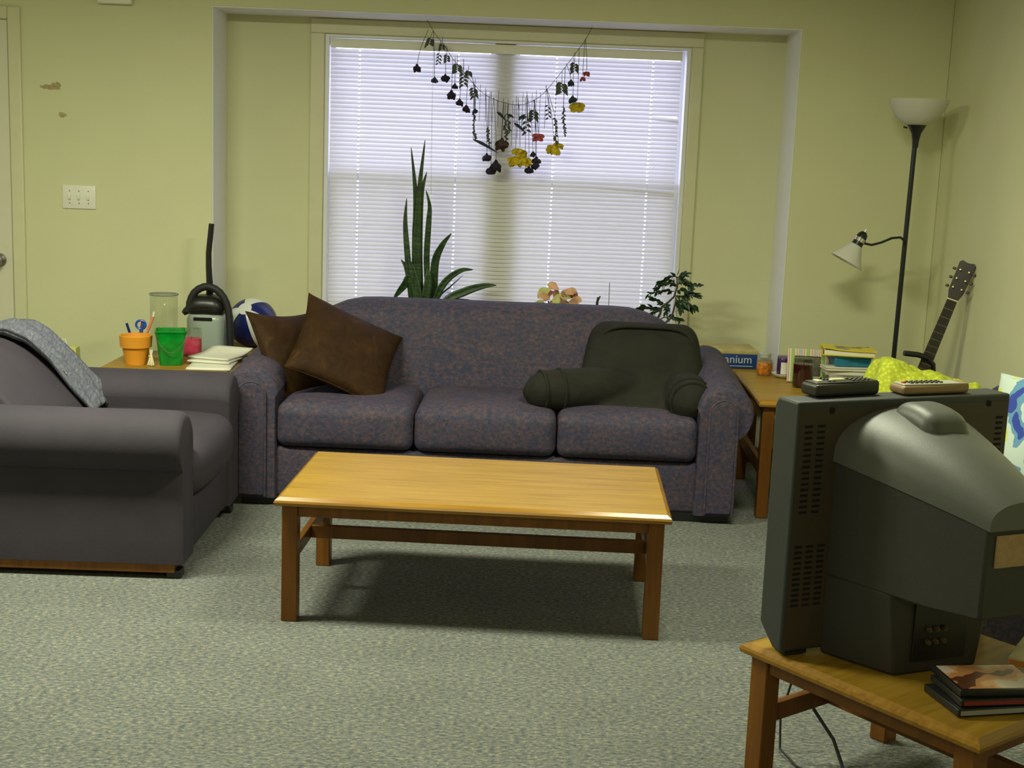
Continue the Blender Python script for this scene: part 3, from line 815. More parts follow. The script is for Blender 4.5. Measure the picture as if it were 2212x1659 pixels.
# discs, books and cables around the stand
def flatbox(name, label, cat, c, size, rz, body, top=None, spine=None, group=None, extra=None):
    t = thing(name, label, cat, c, rz, group)
    sx, sy, sz = size
    MB().rbox((0, 0, sz / 2), (sx, sy, sz), min(.003, sz * .4), 2, 1).build('case' if cat == 'disc case' else 'body', body, t)
    if top: MB().box(-sx * .46, sx * .46, -sy * .45, sy * .45, sz - .0002, sz + .0008).build('cover_print', top, t)
    if spine: MB().box(-sx * .47, sx * .47, -sy / 2 - .0008, -sy / 2 + .0006, sz * .22, sz * .78).build('spine_print', spine, t)
    return t
flatbox('disc_case', 'black disc case at the bottom of the three stacked on the television table', 'disc case', (1.075, 2.706, .3635), (.195, .142, .018), math.radians(12), M_BLACK, spine=M_GREY)
flatbox('disc_case', 'black disc case with a red strip lying under the picture cover', 'disc case', (1.088, 2.712, .3825), (.195, .142, .016), math.radians(9), M_BLACK, spine=plain('red_spine', (.22, .02, .015, 1), .4))
flatbox('disc_case', 'disc case with a peach and white picture cover on top of the stack', 'disc case', (1.092, 2.722, .3990), (.195, .142, .016), math.radians(7), M_BLACK, top=M_COVER)
flatbox('paperback_book', 'white-edged paperback under the orange one beside the television back', 'book', (1.285, 2.905, .3635), (.13, .19, .022), math.radians(-28), M_PAPER, spine=plain('rust_spine', (.30, .06, .02, 1), .5))
flatbox('paperback_book', 'orange and cream paperback on top at the right edge by the television', 'book', (1.290, 2.905, .3865), (.125, .185, .024), math.radians(-33), plain('cream_cover', (.58, .47, .30, 1), .5, var=.2), spine=plain('orange_spine', (.62, .22, .02, 1), .5))
c1 = thing('power_cord', 'thin black cord hanging straight behind the television table leg', 'cord', (.80, 3.30, 0))
MB().tube([(.02, -.02, .33), (.01, -.02, .20), (-.03, -.06, .08), (-.035, -.10, .012), (-.01, -.18, .005), (.06, -.28, .005), (.02, -.40, .005)], .0032, 8).build('cable', M_RUBBER, c1)
c2 = thing('power_cord', 'thicker black cord sagging below the television table stretcher', 'cord', (.86, 3.14, 0))
MB().tube([(-.06, .10, .33), (-.06, .08, .21), (-.02, .04, .13), (.03, .02, .06), (.045, -.02, .012), (.03, -.12, .006), (.02, -.26, .006), (.06, -.40, .006)], .0045, 8).build('cable', M_RUBBER, c2)

# ------------------------------------------------------------------ floor lamp with reading arm
fl = thing('floor_lamp', 'black floor lamp with frosted bowl and a side reading shade in the corner', 'lamp', (1.902, 6.28, 0))
MB().lathe([(0, 0), (.125, 0), (.125, .012), (.11, .022), (.03, .03), (.014, .05), (0, .05)], 32).build('base', M_LAMPBLK, fl)
MB().tube([(0, 0, .03), (0.002, 0, .6), (.008, 0, 1.16), (.014, 0, 1.62)], .0115, 14).build('pole', M_LAMPBLK, fl)
MB().lathe([(0, 0), (.013, 0), (.015, .03), (.022, .065), (.040, .098), (.044, .104), (.040, .106), (0, .106)], 26, (.016, 0, 1.60)).build('socket_cup', M_LAMPBLK, fl)
MB().tube([(-.028, 0, 1.690), (-.046, 0, 1.694)], .004, 8).build('switch', M_LAMPBLK, fl)
MB().lathe([(.040, .0), (.070, .012), (.105, .045), (.128, .085), (.137, .118), (.134, .118), (.124, .086), (.102, .049), (.068, .017), (.038, .005)], 40, (.016, 0, 1.703)).build('lamp_shade', M_FROST, fl)
MB().tube([(.008, -.004, 1.13), (.004, -.010, 1.165), (-.02, -.016, 1.182), (-.06, -.018, 1.178), (-.11, -.020, 1.155), (-.155, -.022, 1.142), (-.19, -.022, 1.148), (-.205, -.022, 1.160)], .0058, 10).build('reading_arm', M_LAMPBLK, fl)
Mh = rotM(0, math.radians(28), 0, (-.212, -.022, 1.165))
hd = MB().lathe([(0, .042), (.012, .040), (.022, .028), (.026, .010), (.026, -.020), (.028, -.030), (0, -.030)], 22, M=Mh).build('reading_head', M_LAMPBLK, fl)
MB().lathe([(.0268, .008), (.0275, .008), (.0275, -.010), (.0268, -.010)], 22, M=Mh).build('metal_band', M_CHROME, hd)
MB().tube([Mh @ Vector((0, 0, .04)), Mh @ Vector((0.0, 0, .056))], .004, 8).build('switch', M_STEEL, hd)
MB().lathe([(.026, -.026), (.036, -.045), (.058, -.085), (.082, -.120), (.080, -.121), (.055, -.086), (.033, -.046), (.023, -.028)], 30, M=Mh).build('reading_shade', M_FROST, fl)

# ------------------------------------------------------------------ guitar on a stand, leaning in the corner
gu = thing('guitar', 'dark acoustic guitar with its neck leaning up beside the right wall', 'guitar', (1.80, 6.03, .06))
gM = rotM(math.radians(-4), math.radians(16.5), math.radians(-24), (0, 0, 0))
def bodyout(s_):
    n = 44; p = []
    for k in range(n):
        t = 2 * PI * k / n; z = .235 - .235 * math.cos(t)
        w_ = .150 * abs(math.sin(t)) ** .72 * (1.0 - .18 * math.exp(-((z - .28) / .07) ** 2)) * (1 - .22 * z / .47)
        p.append((math.copysign(w_, math.sin(t)) * s_, z))
    return p
MB().prism(bodyout(1.0), 0.0, .085, M=gM).build('body', M_GUITAR, gu, bevel=.004)
tp = MB().prism(bodyout(.98), -.003, .0, M=gM).build('soundboard', M_SPRUCE, gu)
MB().lathe([(0, 0), (.044, 0), (.044, .001), (0, .001)], 26, M=gM @ rotM(PI / 2, 0, 0, (0, -.004, .31))).build('sound_hole', M_SLOT, tp)
MB().box(-.075, .075, -.012, -.003, .115, .137, M=gM).build('bridge', M_FRET, tp)
NZ = .900
MB().loft([[gM @ Vector(p) for p in ((-w_, -.004, z), (w_, -.004, z), (w_ * .8, .018, z), (-w_ * .8, .018, z))] for z, w_ in ((.40, .028), (.60, .0265), (NZ, .0225))]).build('neck', M_GUITAR, gu, bevel=.003)
fb = MB().loft([[gM @ Vector(p) for p in ((-w_, -.010, z), (w_, -.010, z), (w_, -.004, z), (-w_, -.004, z))] for z, w_ in ((.335, .0285), (.60, .0265), (NZ, .0225))]).build('fretboard', M_FRET, gu)
for i in range(1, 17):
    z = NZ - (NZ - .13) * (1 - 2 ** (-i / 12)); w_ = .0225 + .006 * (NZ - z) / .6
    MB().box(-w_, w_, -.0115, -.0098, z - .0009, z + .0009, M=gM).build('fret', M_BRASS, fb)
MB().box(-.023, .023, -.014, -.004, NZ, NZ + .006, M=gM).build('nut', M_CREAM, gu)
hM = gM @ rotM(math.radians(-9), 0, 0, (0, 0, NZ + .006))
hs_ = MB().prism([(-.023, 0), (.023, 0), (.034, .035), (.037, .17), (.026, .18), (.0, .174), (-.026, .18), (-.037, .17), (-.034, .035)], -.006, .010, M=hM).build('headstock', M_GUITAR, gu, bevel=.002)
for sg in (-1, 1):
    for i in range(3):
        z = .05 + .042 * i
        MB().tube([hM @ Vector((sg * .020, -.006, z)), hM @ Vector((sg * .020, -.020, z))], .004, 10).build('string_post', M_BRASS, hs_)
        MB().rbox((sg * .047, .002, z), (.016, .008, .012), .003, 2, 1, M=hM).build('tuning_key', plain('dull_tuner', (.06, .055, .04, 1), .4, metal=.6), hs_)
for i in range(6):
    x = -.017 + .0068 * i
    MB().tube([gM @ Vector((x * 1.5, -.012, .126)), gM @ Vector((x, -.0135, NZ + .003))], .0005, 5, cap=False).build('string', M_STEEL, gu)
gs = thing('guitar_stand', 'black tubular stand with a curved neck yoke in front of the guitar', 'stand', (1.88, 5.94, 0))
MB().tube([(-.16, -.10, .012), (-.02, .0, .10), (.0, .02, .22), (.07, .03, .40), (.110, .05, .52)], .011, 12).build('mast', M_LAMPBLK, gs)
MB().tube([(.110, .05, .52), (.125, .05, .575), (.118, .045, .622), (.085, .035, .655), (.040, .028, .668), (-.005, .022, .672), (-.028, .020, .674)], [.0115, .0125, .0125, .0125, .013, .013, .012], 12).build('neck_yoke', M_LAMPBLK, gs)
for p in (((.14, -.10, .012), (-.02, .0, .10)), ((.03, .17, .012), (-.02, .0, .10))):
    MB().tube(p, .010, 10).build('foot', M_LAMPBLK, gs)
MB().tube([(-.14, -.075, .045), (-.06, -.03, .045), (.0, .02, .05)], .008, 10).build('body_rest', M_LAMPBLK, gs)

# ------------------------------------------------------------------ lime throw over the loveseat arm
lb = thing('lime_throw', 'lime green fluffy throw heaped over the far arm of the loveseat', 'blanket', (1.70, 5.165, .45))
rl = random.Random(4)
ph = [rl.uniform(0, 6) for _ in range(6)]
def lf(u, v_):
    x = -.225 + .47 * u
    top = .305 - .105 * max(0, (u - .12)) ** .9 - .02 * u
    if u < .08: top -= .03 * (1 - u / .08)
    t = (v_ - .5) * 2
    y = math.copysign(abs(t) ** .8, t) * .155
    fe = min(1, u / .10) ** .5 * min(1, (1 - u) / .10) ** .5
    z = (top * (1 - abs(t) ** 3.2) + (-.02) * abs(t) ** 3.2 - .10) * fe + .10
    if abs(t) > .8: z = min(z, .10 - .12 * (abs(t) - .8) / .2)
    bump = .012 * math.sin(17 * u + ph[0]) * math.sin(9 * v_ + ph[1]) + .008 * math.sin(31 * u + ph[2]) * math.sin(21 * v_ + ph[3])
    return (x + .01 * math.sin(14 * v_), y, z + bump)
MB().sheet(lf, 60, 44).build('cloth', M_LIME, lb, solid=.016, angle=80)

# ------------------------------------------------------------------ right end table: everything on it
ZE = .5165
def text_mesh(txt, size, mat, parent, M, name='lettering', ext=.0006):
    cu = bpy.data.curves.new(name, 'FONT'); cu.body = txt; cu.size = size; cu.extrude = ext
    cu.align_x = 'CENTER'; cu.align_y = 'CENTER'
    tmp = bpy.data.objects.new(name + '_tmp', cu); COL.objects.link(tmp)
    dg = bpy.context.evaluated_depsgraph_get()
    me = bpy.data.meshes.new_from_object(tmp.evaluated_get(dg))
    bpy.data.objects.remove(tmp); bpy.data.curves.remove(cu)
    me.transform(M); me.materials.clear(); me.materials.append(mat)
    o = bpy.data.objects.new(name, me); COL.objects.link(o); o.parent = parent
    return o
gb = thing('game_box', 'blue board game box with pale lettering and tan lid behind the sofa arm', 'game box', (1.182, 6.730, .476))
MB().rbox((0, 0, .037), (.265, .25, .074), .003, 2, 1).build('box_base', M_BOXBLUE, gb)
MB().rbox((0, 0, .083), (.270, .255, .020), .003, 2, 1).build('lid', M_BOXTOP, gb)
text_mesh('cranium', .058, M_LETTER, gb, rotM(PI / 2, 0, 0, (.012, -.1262, .046)))
MB().box(-.02, .11, -.1262, -.125, .012, .015).build('printed_line', M_LETTER, gb)

jr = thing('candy_jar', 'small glass jar of orange candy on the end table beside the game box', 'jar', (1.262, 6.165, ZE))
MB().lathe([(0, .003), (.030, .003), (.036, .012), (.036, .055), (.032, .062), (0, .066)], 22).build('candy', M_CANDY, jr)
MB().lathe([(.030, 0), (.038, .006), (.039, .060), (.036, .072), (.026, .082), (.026, .086)], 26).build('glass', M_CLEAR, jr)
MB().lathe([(0, .086), (.028, .086), (.028, .104), (.024, .108), (0, .108)], 24).build('lid', plain('dull_glass_lid', (.40, .42, .36, 1), .25), jr)

pt = thing('saucer', 'small white saucer under the purple candle on the end table', 'saucer', (1.352, 6.125, ZE))
MB().lathe([(0, 0), (.035, 0), (.048, .006), (.060, .016), (.062, .020), (.058, .020), (.046, .011), (.034, .006), (0, .005)], 34).build('dish', M_PLATE, pt)
pc = thing('purple_candle', 'purple glass candle with a white label on the saucer', 'candle', (1.345, 6.125, ZE + .0065))
MB().lathe([(0, 0), (.030, 0), (.032, .004), (.032, .080), (.030, .085), (.028, .085), (.028, .066), (0, .064)], 26).build('glass', M_PURPLE, pc)
MB().sheet(lambda u, v_: (.0325 * math.cos(-2.2 + 1.5 * u), .0325 * math.sin(-2.2 + 1.5 * u), .012 + .055 * v_), 10, 2).build('label', M_PAPER, pc)
MB().lathe([(0, .085), (.031, .085), (.031, .094), (0, .096)], 24).build('rim', plain('violet_rim', (.16, .10, .18, 1), .4), pc)

fr = thing('picture_frame', 'striped pink green and white picture frame standing behind the dark red candle', 'frame', (1.425, 5.985, ZE), math.radians(-4))
fM = rotM(math.radians(-10), 0, 0, (0, 0, 0))
f_ = MB().frame((-.092, .092, .002, .155), (-.060, .060, .030, .122), -.008, .006); f_.v = [tuple(fM @ Vector(v)) for v in f_.v]
f_.build('frame_border', M_STRIPE, fr, bevel=.002)
MB().box(-.062, .062, -.002, .002, .028, .124, M=fM).build('photo', plain('dark_photo', (.11, .10, .07, 1), .3, var=.5, vscale=25), fr)
MB().prism([(.003, .11), (.006, .11), (.055, .0), (.045, .0)], -.02, .02, 'yz').build('easel_leg', M_DGREY, fr)

wc = thing('red_candle', 'dark wine red candle in a glass jar in front of the striped frame', 'candle', (1.376, 5.862, ZE))
MB().lathe([(0, .004), (.040, .004), (.044, .010), (.044, .106), (0, .104)], 28).build('wax', M_WINE, wc)
MB().lathe([(.042, 0), (.0465, .006), (.0475, .11), (.046, .128), (.047, .132)], 30).build('glass_jar', M_CLEAR, wc)
MB().lathe([(.0, .0), (.042, 0), (.044, .004), (0, .004)], 28).build('glass_base', M_CLEAR, wc)
MB().tube([(0, 0, .102), (.002, 0, .114)], .0012, 6).build('wick', M_BLACK, wc)

bs = [('grey-edged magazine at the bottom of the book pile on the end table', (1.610, 5.985), (.235, .19, .018), -3, M_GREY),
      ('thick cream book second from the bottom of the end table pile', (1.612, 5.99), (.225, .175, .034), 2, M_PAPER),
      ('grey book with white pages third in the end table pile', (1.606, 5.985), (.235, .18, .022), -2, M_GREY),
      ('thin white booklet under the blue plastic box on the end table', (1.598, 5.985), (.235, .185, .012), 4, M_PAPER)]
z_ = ZE
for lab, c_, s_, a_, m_ in bs:
    t = thing('book', lab, 'book', (c_[0], c_[1], z_), math.radians(a_), 'pile of books on the corner end table')
    MB().rbox((0, 0, s_[2] / 2), (s_[0] * .97, s_[1] * .95, s_[2] * .80), .002, 2, 1).build('pages', M_PAPER, t)
    for zz in (.0, s_[2] * .88): MB().box(-s_[0] / 2, s_[0] / 2, -s_[1] / 2, s_[1] / 2, zz, zz + s_[2] * .12).build('cover', m_, t)
    z_ += s_[2] + .0006
MBx = thing('blue_box', 'blue plastic box between the white booklet and the yellow book', 'box', (1.612, 5.985, z_), math.radians(3))
MB().loft([rect(-.078, .078, -.055, .055, 0), rect(-.086, .086, -.062, .062, .040)]).build('tub', M_TEAL, MBx, bevel=.006)
MB().rbox((0, 0, .046), (.180, .132, .012), .005, 2, 1).build('lid', M_TEAL, MBx)
z_ += .0525
yb = thing('book', 'yellow covered book lying on top of the blue box', 'book', (1.603, 5.985, z_), math.radians(-9), 'pile of books on the corner end table')
MB().rbox((0, 0, .013), (.225, .165, .020), .002, 2, 1).build('pages', M_PAPER, yb)
MB().box(-.120, .118, -.090, .088, .0, .003).build('cover', M_YEL, yb)
cv_ = MB().loft([[(x, -.090, .0235 + h_), (x, .088, .0235 + h_ * .6), (x, .088, .0265 + h_ * .6), (x, -.090, .0265 + h_)] for x, h_ in ((-.120, .010), (-.05, .002), (.03, 0), (.118, .0))]).build('cover', M_YEL, yb)
MB().box(-.07, .10, -.060, .070, .0272, .0285).build('cover_print', M_YELP, yb)
MB().box(-.1215, -.1185, -.088, .086, .002, .024).build('spine', M_YEL, yb)
ms = thing('computer_mouse', 'small dark grey mouse between the striped frame and the book pile', 'mouse', (1.462, 5.905, ZE), math.radians(60))
MB().rbox((0, 0, .017), (.085, .05, .034), .0165, 5, 3, lambda q: (q.x, q.y * (1 - .15 * q.x / .04), q.z * (1 - .2 * abs(q.x) / .04))).build('shell', M_DGREY, ms, angle=75)
MB().rbox((.022, 0, .034), (.014, .006, .008), .0025, 3, 1).build('wheel', M_BLACK, ms)
tg = thing('clear_case', 'clear plastic case with an orange strip in front of the book pile', 'case', (1.640, 5.868, ZE), math.radians(2))
MB().rbox((0, 0, .018), (.20, .030, .036), .004, 2, 1).build('shell', plain('cloudy_plastic', (.40, .39, .30, 1), .2, trans=.3), tg)
MB().box(-.018, -.006, -.0162, -.015, .002, .036).build('strip', plain('orange_strip', (.60, .28, .08, 1), .4), tg)

# ------------------------------------------------------------------ left end table: everything on it
po = thing('flower_pot', 'orange clay flower pot on the end table behind the armchair', 'flower pot', (-1.605, 5.835, ZE))
MB().lathe([(0, 0), (.046, 0), (.059, .075), (.060, .078), (.060, .080), (0.05, .080)], 36).build('bowl', M_TERRA, po)
MB().lathe([(.058, .078), (.068, .078), (.072, .128), (.069, .131), (.065, .130), (.058, .07), (.044, .012), (0, .012)], 36).build('rim', M_TERRA, po)
gbk = thing('green_bucket', 'green plastic bucket with a wire handle beside the orange pot', 'bucket', (-1.458, 5.868, ZE), math.radians(14))
def sq(h_, z, n=6):
    out = []
    for cx, cy, a0 in ((1, 1, 0), (-1, 1, 90), (-1, -1, 180), (1, -1, 270)):
        for i in range(n + 1):
            t = math.radians(a0 + 90 * i / n); r_ = h_ * .28
            out.append((cx * (h_ - r_) + r_ * math.cos(t), cy * (h_ - r_) + r_ * math.sin(t), z))
    return out
MB().loft([sq(.046, 0), sq(.048, .006), sq(.066, .146), sq(.070, .148), sq(.070, .156), sq(.063, .156), sq(.061, .146), sq(.044, .010)]).build('pail', M_GREENP, gbk, angle=50)
MB().tube([(-.069, -.02, .146)] + [(-.069 + .138 * i / 12, -.066 - .012 * math.sin(PI * i / 12), .146 - .085 * math.sin(PI * i / 12) ** .8) for i in range(1, 12)] + [(.069, -.02, .146)], .0016, 6).build('wire_handle', M_STEEL, gbk)
for i, (x, y, a_) in enumerate(((-1.536, 5.790, 8), (-1.517, 5.786, -14))):
    cp = thing('clothespin', ['cream wooden clothespin leaning nearer the orange pot', 'cream wooden clothespin leaning against the green bucket'][i], 'clothespin', (x, y, ZE + .002))
    cM = rotM(math.radians(-18), math.radians(a_), 0, (0, 0, 0))
    for sg in (-1, 1):
        MB().box(*sorted((sg * .001, sg * .0075)), -.005, .005, 0, .072, M=cM @ rotM(0, math.radians(-3 * sg), 0)).build('prong', M_CREAM, cp, bevel=.0015)
    MB().tube([cM @ Vector((-.009, 0, .042)), cM @ Vector((.009, 0, .042))], .0032, 8).build('spring', M_STEEL, cp)
pk = thing('pink_candle', 'pink candle in a glass jar between the green bucket and the magazines', 'candle', (-1.432, 6.150, ZE))
MB().lathe([(0, .004), (.043, .004), (.046, .012), (.046, .078), (0, .076)], 30).build('wax', M_PINK, pk)
MB().lathe([(.044, 0), (.0485, .008), (.0485, .105), (.045, .118), (.046, .124)], 32).build('glass_jar', M_CLEAR, pk)
MB().lathe([(0, 0), (.044, 0), (.046, .004), (0, .004)], 30).build('glass_base', M_CLEAR, pk)
MB().tube([(0, 0, .076), (.001, 0, .088)], .0012, 6).build('wick', M_BLACK, pk)
va = thing('glass_vase', 'tall clear glass cylinder vase behind the green bucket', 'vase', (-1.555, 6.130, ZE))
MB().lathe([(.0, 0.001), (.060, 0.001), (.063, .004), (.063, .276), (.067, .284)], 40).build('cylinder', M_CLEAR, va)
MB().lathe([(.0645, .279), (.068, .283), (.0675, .287), (.063, .287), (.0635, .281)], 40).build('rim', plain('pale_glass_edge', (.45, .47, .40, 1), .1, trans=.5), va)
pcup = thing('pen_cup', 'small cup of pens and scissors behind the orange pot', 'cup', (-1.655, 6.03, ZE))
MB().lathe([(0, 0), (.034, 0), (.036, .09), (.033, .09), (.031, .006), (0, .006)], 24).build('cup', M_DGREY, pcup)
for x, y, tx, ty, h_, col, nm in ((.0, .0, -.045, 0, .155, M_BLUE, 'pen'), (.012, -.005, .02, 0, .160, plain('bright_blue', (.02, .08, .42, 1), .3), 'pen'), (-.008, .01, .035, 0, .172, plain('red_pen', (.35, .03, .03, 1), .4), 'pen'), (.016, .012, .058, 0, .188, plain('coral_marker', (.75, .22, .10, 1), .4), 'marker')):
    e = MB().tube([(x * .5, y * .5, .01), (x + tx, y + ty, h_)], .0062, 10).build(nm, col, pcup)
    if nm == 'marker': MB().tube([(x + tx, y + ty, h_), (x + tx + .004, y, h_ + .022)], .006, 10).build('cap', M_PAPER, e)
sc_ = MB().tube([(.02 + .022 * math.cos(t), 0, .150 + .020 * math.sin(t)) for t in [2 * PI * i / 16 for i in range(17)]], .0055, 8, cap=False).build('scissor_handle', MATS['bright_blue'], pcup)
mags = [('white newspaper at the bottom of the magazine pile behind the armchair', (-1.272, 5.93), (.19, .42, .010), 3), ('cream magazine in the middle of the pile behind the armchair', (-1.270, 5.99), (.195, .27, .009), -9),
        ('white magazine with curled pages on top of the pile behind the armchair', (-1.268, 6.02), (.20, .25, .009), -16)]
z_ = ZE
for i, (lab, c_, s_, a_) in enumerate(mags):
    t = thing('magazine', lab, 'magazine', (c_[0], c_[1], z_), math.radians(a_), 'magazines on the end table behind the armchair')
    def pg(u, v_, s_=s_, i=i):
        return (-s_[0] / 2 + s_[0] * u, -s_[1] / 2 + s_[1] * v_, s_[2] / 2 + (.0 if i < 2 else .030 * max(0, v_ - .55) ** 1.5 * 2.2))
    MB().sheet(pg, 6, 14).build('pages', M_PAPER, t, solid=s_[2] * .9)
    z_ += s_[2] + .001

# vacuum cleaner standing behind the table
vc = thing('vacuum_cleaner', 'upright black vacuum cleaner with a grey-green bin standing in the corner', 'vacuum', (-1.41, 6.42, 0))
vx = lambda x: x + 1.41
HND = [(-1.399, 1.115), (-1.405, 1.056), (-1.414, 0.975), (-1.414, 0.912), (-1.41, 0.83), (-1.41, 0.762)]
MB().tube([(vx(x), .02 - .02 * (z - .76), z) for x, z in HND], [.0135, .0140, .0140, .0145, .0165, .018], 14).build('handle', M_BLACK, vc)
HOOP = [(-1.497, 0.69), (-1.49, 0.749), (-1.464, 0.796), (-1.41, 0.822), (-1.356, 0.802), (-1.321, 0.758), (-1.302, 0.695), (-1.297, 0.604), (-1.297, 0.5), (-1.30, .36), (-1.33, .25)]
hp = []
for i in range(len(HOOP) - 1):
    for j in range(4):
        t = j / 4; hp.append((vx(HOOP[i][0] * (1 - t) + HOOP[i + 1][0] * t), -.045, HOOP[i][1] * (1 - t) + HOOP[i + 1][1] * t))
hp.append((vx(HOOP[-1][0]), -.045, HOOP[-1][1]))
for _ in range(3): hp = [hp[0]] + [tuple((hp[i - 1][k] + 2 * hp[i][k] + hp[i + 1][k]) / 4 for k in range(3)) for i in range(1, len(hp) - 1)] + [hp[-1]]
MB().tube(hp, [.0175 + .0014 * (i % 2) for i in range(len(hp))], 12).build('hose', M_RUBBER, vc)
MB().rbox((-.008, 0, .722), (.185, .16, .105), .052, 6, 4, lambda q: (q.x, q.y, q.z - .012 * (q.x / .09) ** 2)).build('motor_cover', M_BLACK, vc, angle=70)
MB().tube([(-.085, -.03, .705), (-.105, -.035, .690), (-.115, -.04, .680)], [.022, .017, .011], 12).build('latch', M_BLACK, vc)
bn = MB().rbox((-.008, 0, .545), (.178, .155, .29), .040, 6, 4).build('dust_bin', M_VACG, vc, angle=70)
MB().rbox((-.012, -.079, .662), (.090, .008, .016), .004, 3, 1).build('grip_slot', M_SLOT, bn)
MB().rbox((0, .0, .25), (.16, .15, .32), .03, 4, 3).build('lower_body', M_BLACK, vc)
MB().rbox((0, -.02, .055), (.26, .24, .11), .035, 4, 4).build('floor_head', M_BLACK, vc)

# beach ball on the bench
ball = thing('beach_ball', 'blue and white beach ball behind the vacuum cleaner', 'ball', (-1.256, 6.740, .602))
bM = rotM(math.radians(47), math.radians(-16), 0) @ Matrix.Rotation(math.radians(30), 4, 'Z')
for k in range(6):
    def gore(u, v_, k=k):
        th = PI * (.002 + .996 * u); ph_ = 2 * PI * (k + v_) / 6
        r_ = .126
        return bM @ Vector((r_ * math.sin(th) * math.cos(ph_), r_ * math.sin(th) * math.sin(ph_), r_ * math.cos(th)))
    MB().sheet(gore, 20, 6).build('panel', M_BLUE if k % 2 else M_BALLW, ball, angle=80)
MB().lathe([(0, .1285), (.030, .1255), (.036, .1235)], 24, M=bM).build('cap', M_BALLW, ball)

# gift bag on the floor, far left
pb = thing('paper_bag', 'pale yellow paper bag with a light blue label behind the armchair', 'bag', (-2.06, 6.22, 0))
MB().loft([rect(-.075, .075, -.05, .05, 0), rect(-.078, .078, -.055, .055, .30), rect(-.075, .075, -.030, .030, .525)]).build('bag', plain('pale_yellow_paper', (.62, .60, .20, 1), .7), pb, bevel=.003)
MB().box(-.04, .055, -.052, -.0455, .42, .49, M=rotM(math.radians(-6), 0, 0, (0, -.050, .0))).build('label', plain('pale_blue_paper', (.45, .55, .52, 1), .6), pb)
MB().tube([(-.03, -.02, .52), (-.025, -.02, .56), (.025, -.02, .56), (.03, -.02, .52)], .003, 8).build('handle', M_CORD, pb)

# ------------------------------------------------------------------ plants on the bench
ZB = .4755
def pot(parent, r, h_, mat=M_POT):
    MB().lathe([(0, 0), (r * .72, 0), (r * .95, h_ * .82), (r * 1.05, h_ * .82), (r * 1.08, h_), (r * .97, h_), (r * .90, h_ * .86), (0, h_ * .86)], 30).build('pot', mat, parent)
    MB().lathe([(0, h_ * .9), (r * .93, h_ * .88)], 24).build('soil', M_SOIL, parent)
def catmull(p, n):
    out = []
    P_ = [Vector(q) for q in p]; P_ = [P_[0] * 2 - P_[1]] + P_ + [P_[-1] * 2 - P_[-2]]
    for i in range(1, len(P_) - 2):
        for j in range(n):
            t = j / n; a, b, c_, d_ = P_[i - 1], P_[i], P_[i + 1], P_[i + 2]
            out.append(.5 * ((2 * b) + (c_ - a) * t + (2 * a - 5 * b + 4 * c_ - d_) * t * t + (3 * b - a - 3 * c_ + d_) * t ** 3))
    out.append(P_[-2]); return out
def blade(pts, wmax, face=(0, -1, 0), bow=.25, tip=.12, root=.7):
    c_ = catmull(pts, 6); n = len(c_); fv = Vector(face); mb = MB(); vs = []
    for i, p in enumerate(c_):
        t = (c_[min(i + 1, n - 1)] - c_[max(i - 1, 0)]).normalized(); sd = t.cross(fv).normalized(); nm = sd.cross(t)
        s_ = i / (n - 1)
        w_ = wmax * (root + (1 - root) * min(1, s_ / .35)) * (1 - max(0, (s_ - .45) / .55) ** 1.7 * (1 - tip)) * .5
        if s_ > .97: w_ *= .35
        for k in (-1, -.5, 0, .5, 1):
            vs.append(p + sd * w_ * k - nm * bow * w_ * (1 - k * k))
    fs = [(i * 5 + k, i * 5 + k + 1, (i + 1) * 5 + k + 1, (i + 1) * 5 + k) for i in range(n - 1) for k in range(4)]
    return mb.add(vs, fs)
SNK = [[(-0.426, 0.756), (-0.431, 1.069), (-0.431, 1.172), (-0.44, 1.316), (-0.465, 1.516)], [(-0.41, 0.757), (-0.42, 0.966), (-0.422, 1.121), (-0.417, 1.327), (-0.397, 1.554)], [(-0.402, 0.757), (-0.413, 0.966), (-0.414, 1.121), (-0.406, 1.297), (-0.384, 1.397)], [(-0.444, 0.755), (-0.471, 0.99), (-0.485, 1.145), (-0.481, 1.263)], [(-0.363, 0.758), (-0.374, 0.967), (-0.368, 1.149), (-0.366, 1.231), (-0.386, 1.308)], [(-0.337, 0.759), (-0.331, 0.943), (-0.298, 1.033), (-0.252, 1.097)], [(-0.321, 0.765), (-0.272, 0.856), (-0.2, 0.911), (-0.137, 0.918)], [(-0.274, 0.751), (-0.176, 0.807), (-0.088, 0.837), (-0.016, 0.844)], [(-0.449, 0.86), (-0.48, 0.828), (-0.51, 0.79), (-0.541, 0.747)], [(-0.445, 0.776), (-0.471, 0.906), (-0.502, 0.956)], [(-0.306, 0.766), (-0.25, 0.826), (-0.186, 0.888)], [(-0.237, 0.747), (-0.164, 0.764), (-0.114, 0.749)], [(-0.41, 0.751), (-0.437, 0.882), (-0.465, 0.969)], [(-0.373, 0.753), (-0.361, 0.863), (-0.367, 0.921)]]
SW = [.036, .040, .036, .030, .030, .040, .034, .042, .036, .030, .008, .012, .048, .044]
SY = [.0, -.02, .015, -.015, .01, .02, -.01, -.035, -.03, .0, .01, -.02, -.035, -.03]
sn = thing('snake_plant', 'tall snake plant with upright banded leaves in front of the blind', 'plant', (-.40, 6.70, ZB))
pot(sn, .105, .17)
for pts, w_, y_ in zip(SNK, SW, SY):
    b0 = Vector((pts[0][0] + .40, y_, pts[0][1] - ZB)); base = Vector((b0.x * .55, y_ * .6, .145))
    pp = [base] + [Vector((x + .40, y_ * (1 - .3 * i), z - ZB)) for i, (x, z) in enumerate(pts)]
    blade(pp, w_, (random.uniform(-.35, .35), -1, .0)).build('leaf', M_SNAKE, sn, solid=.003, angle=80)

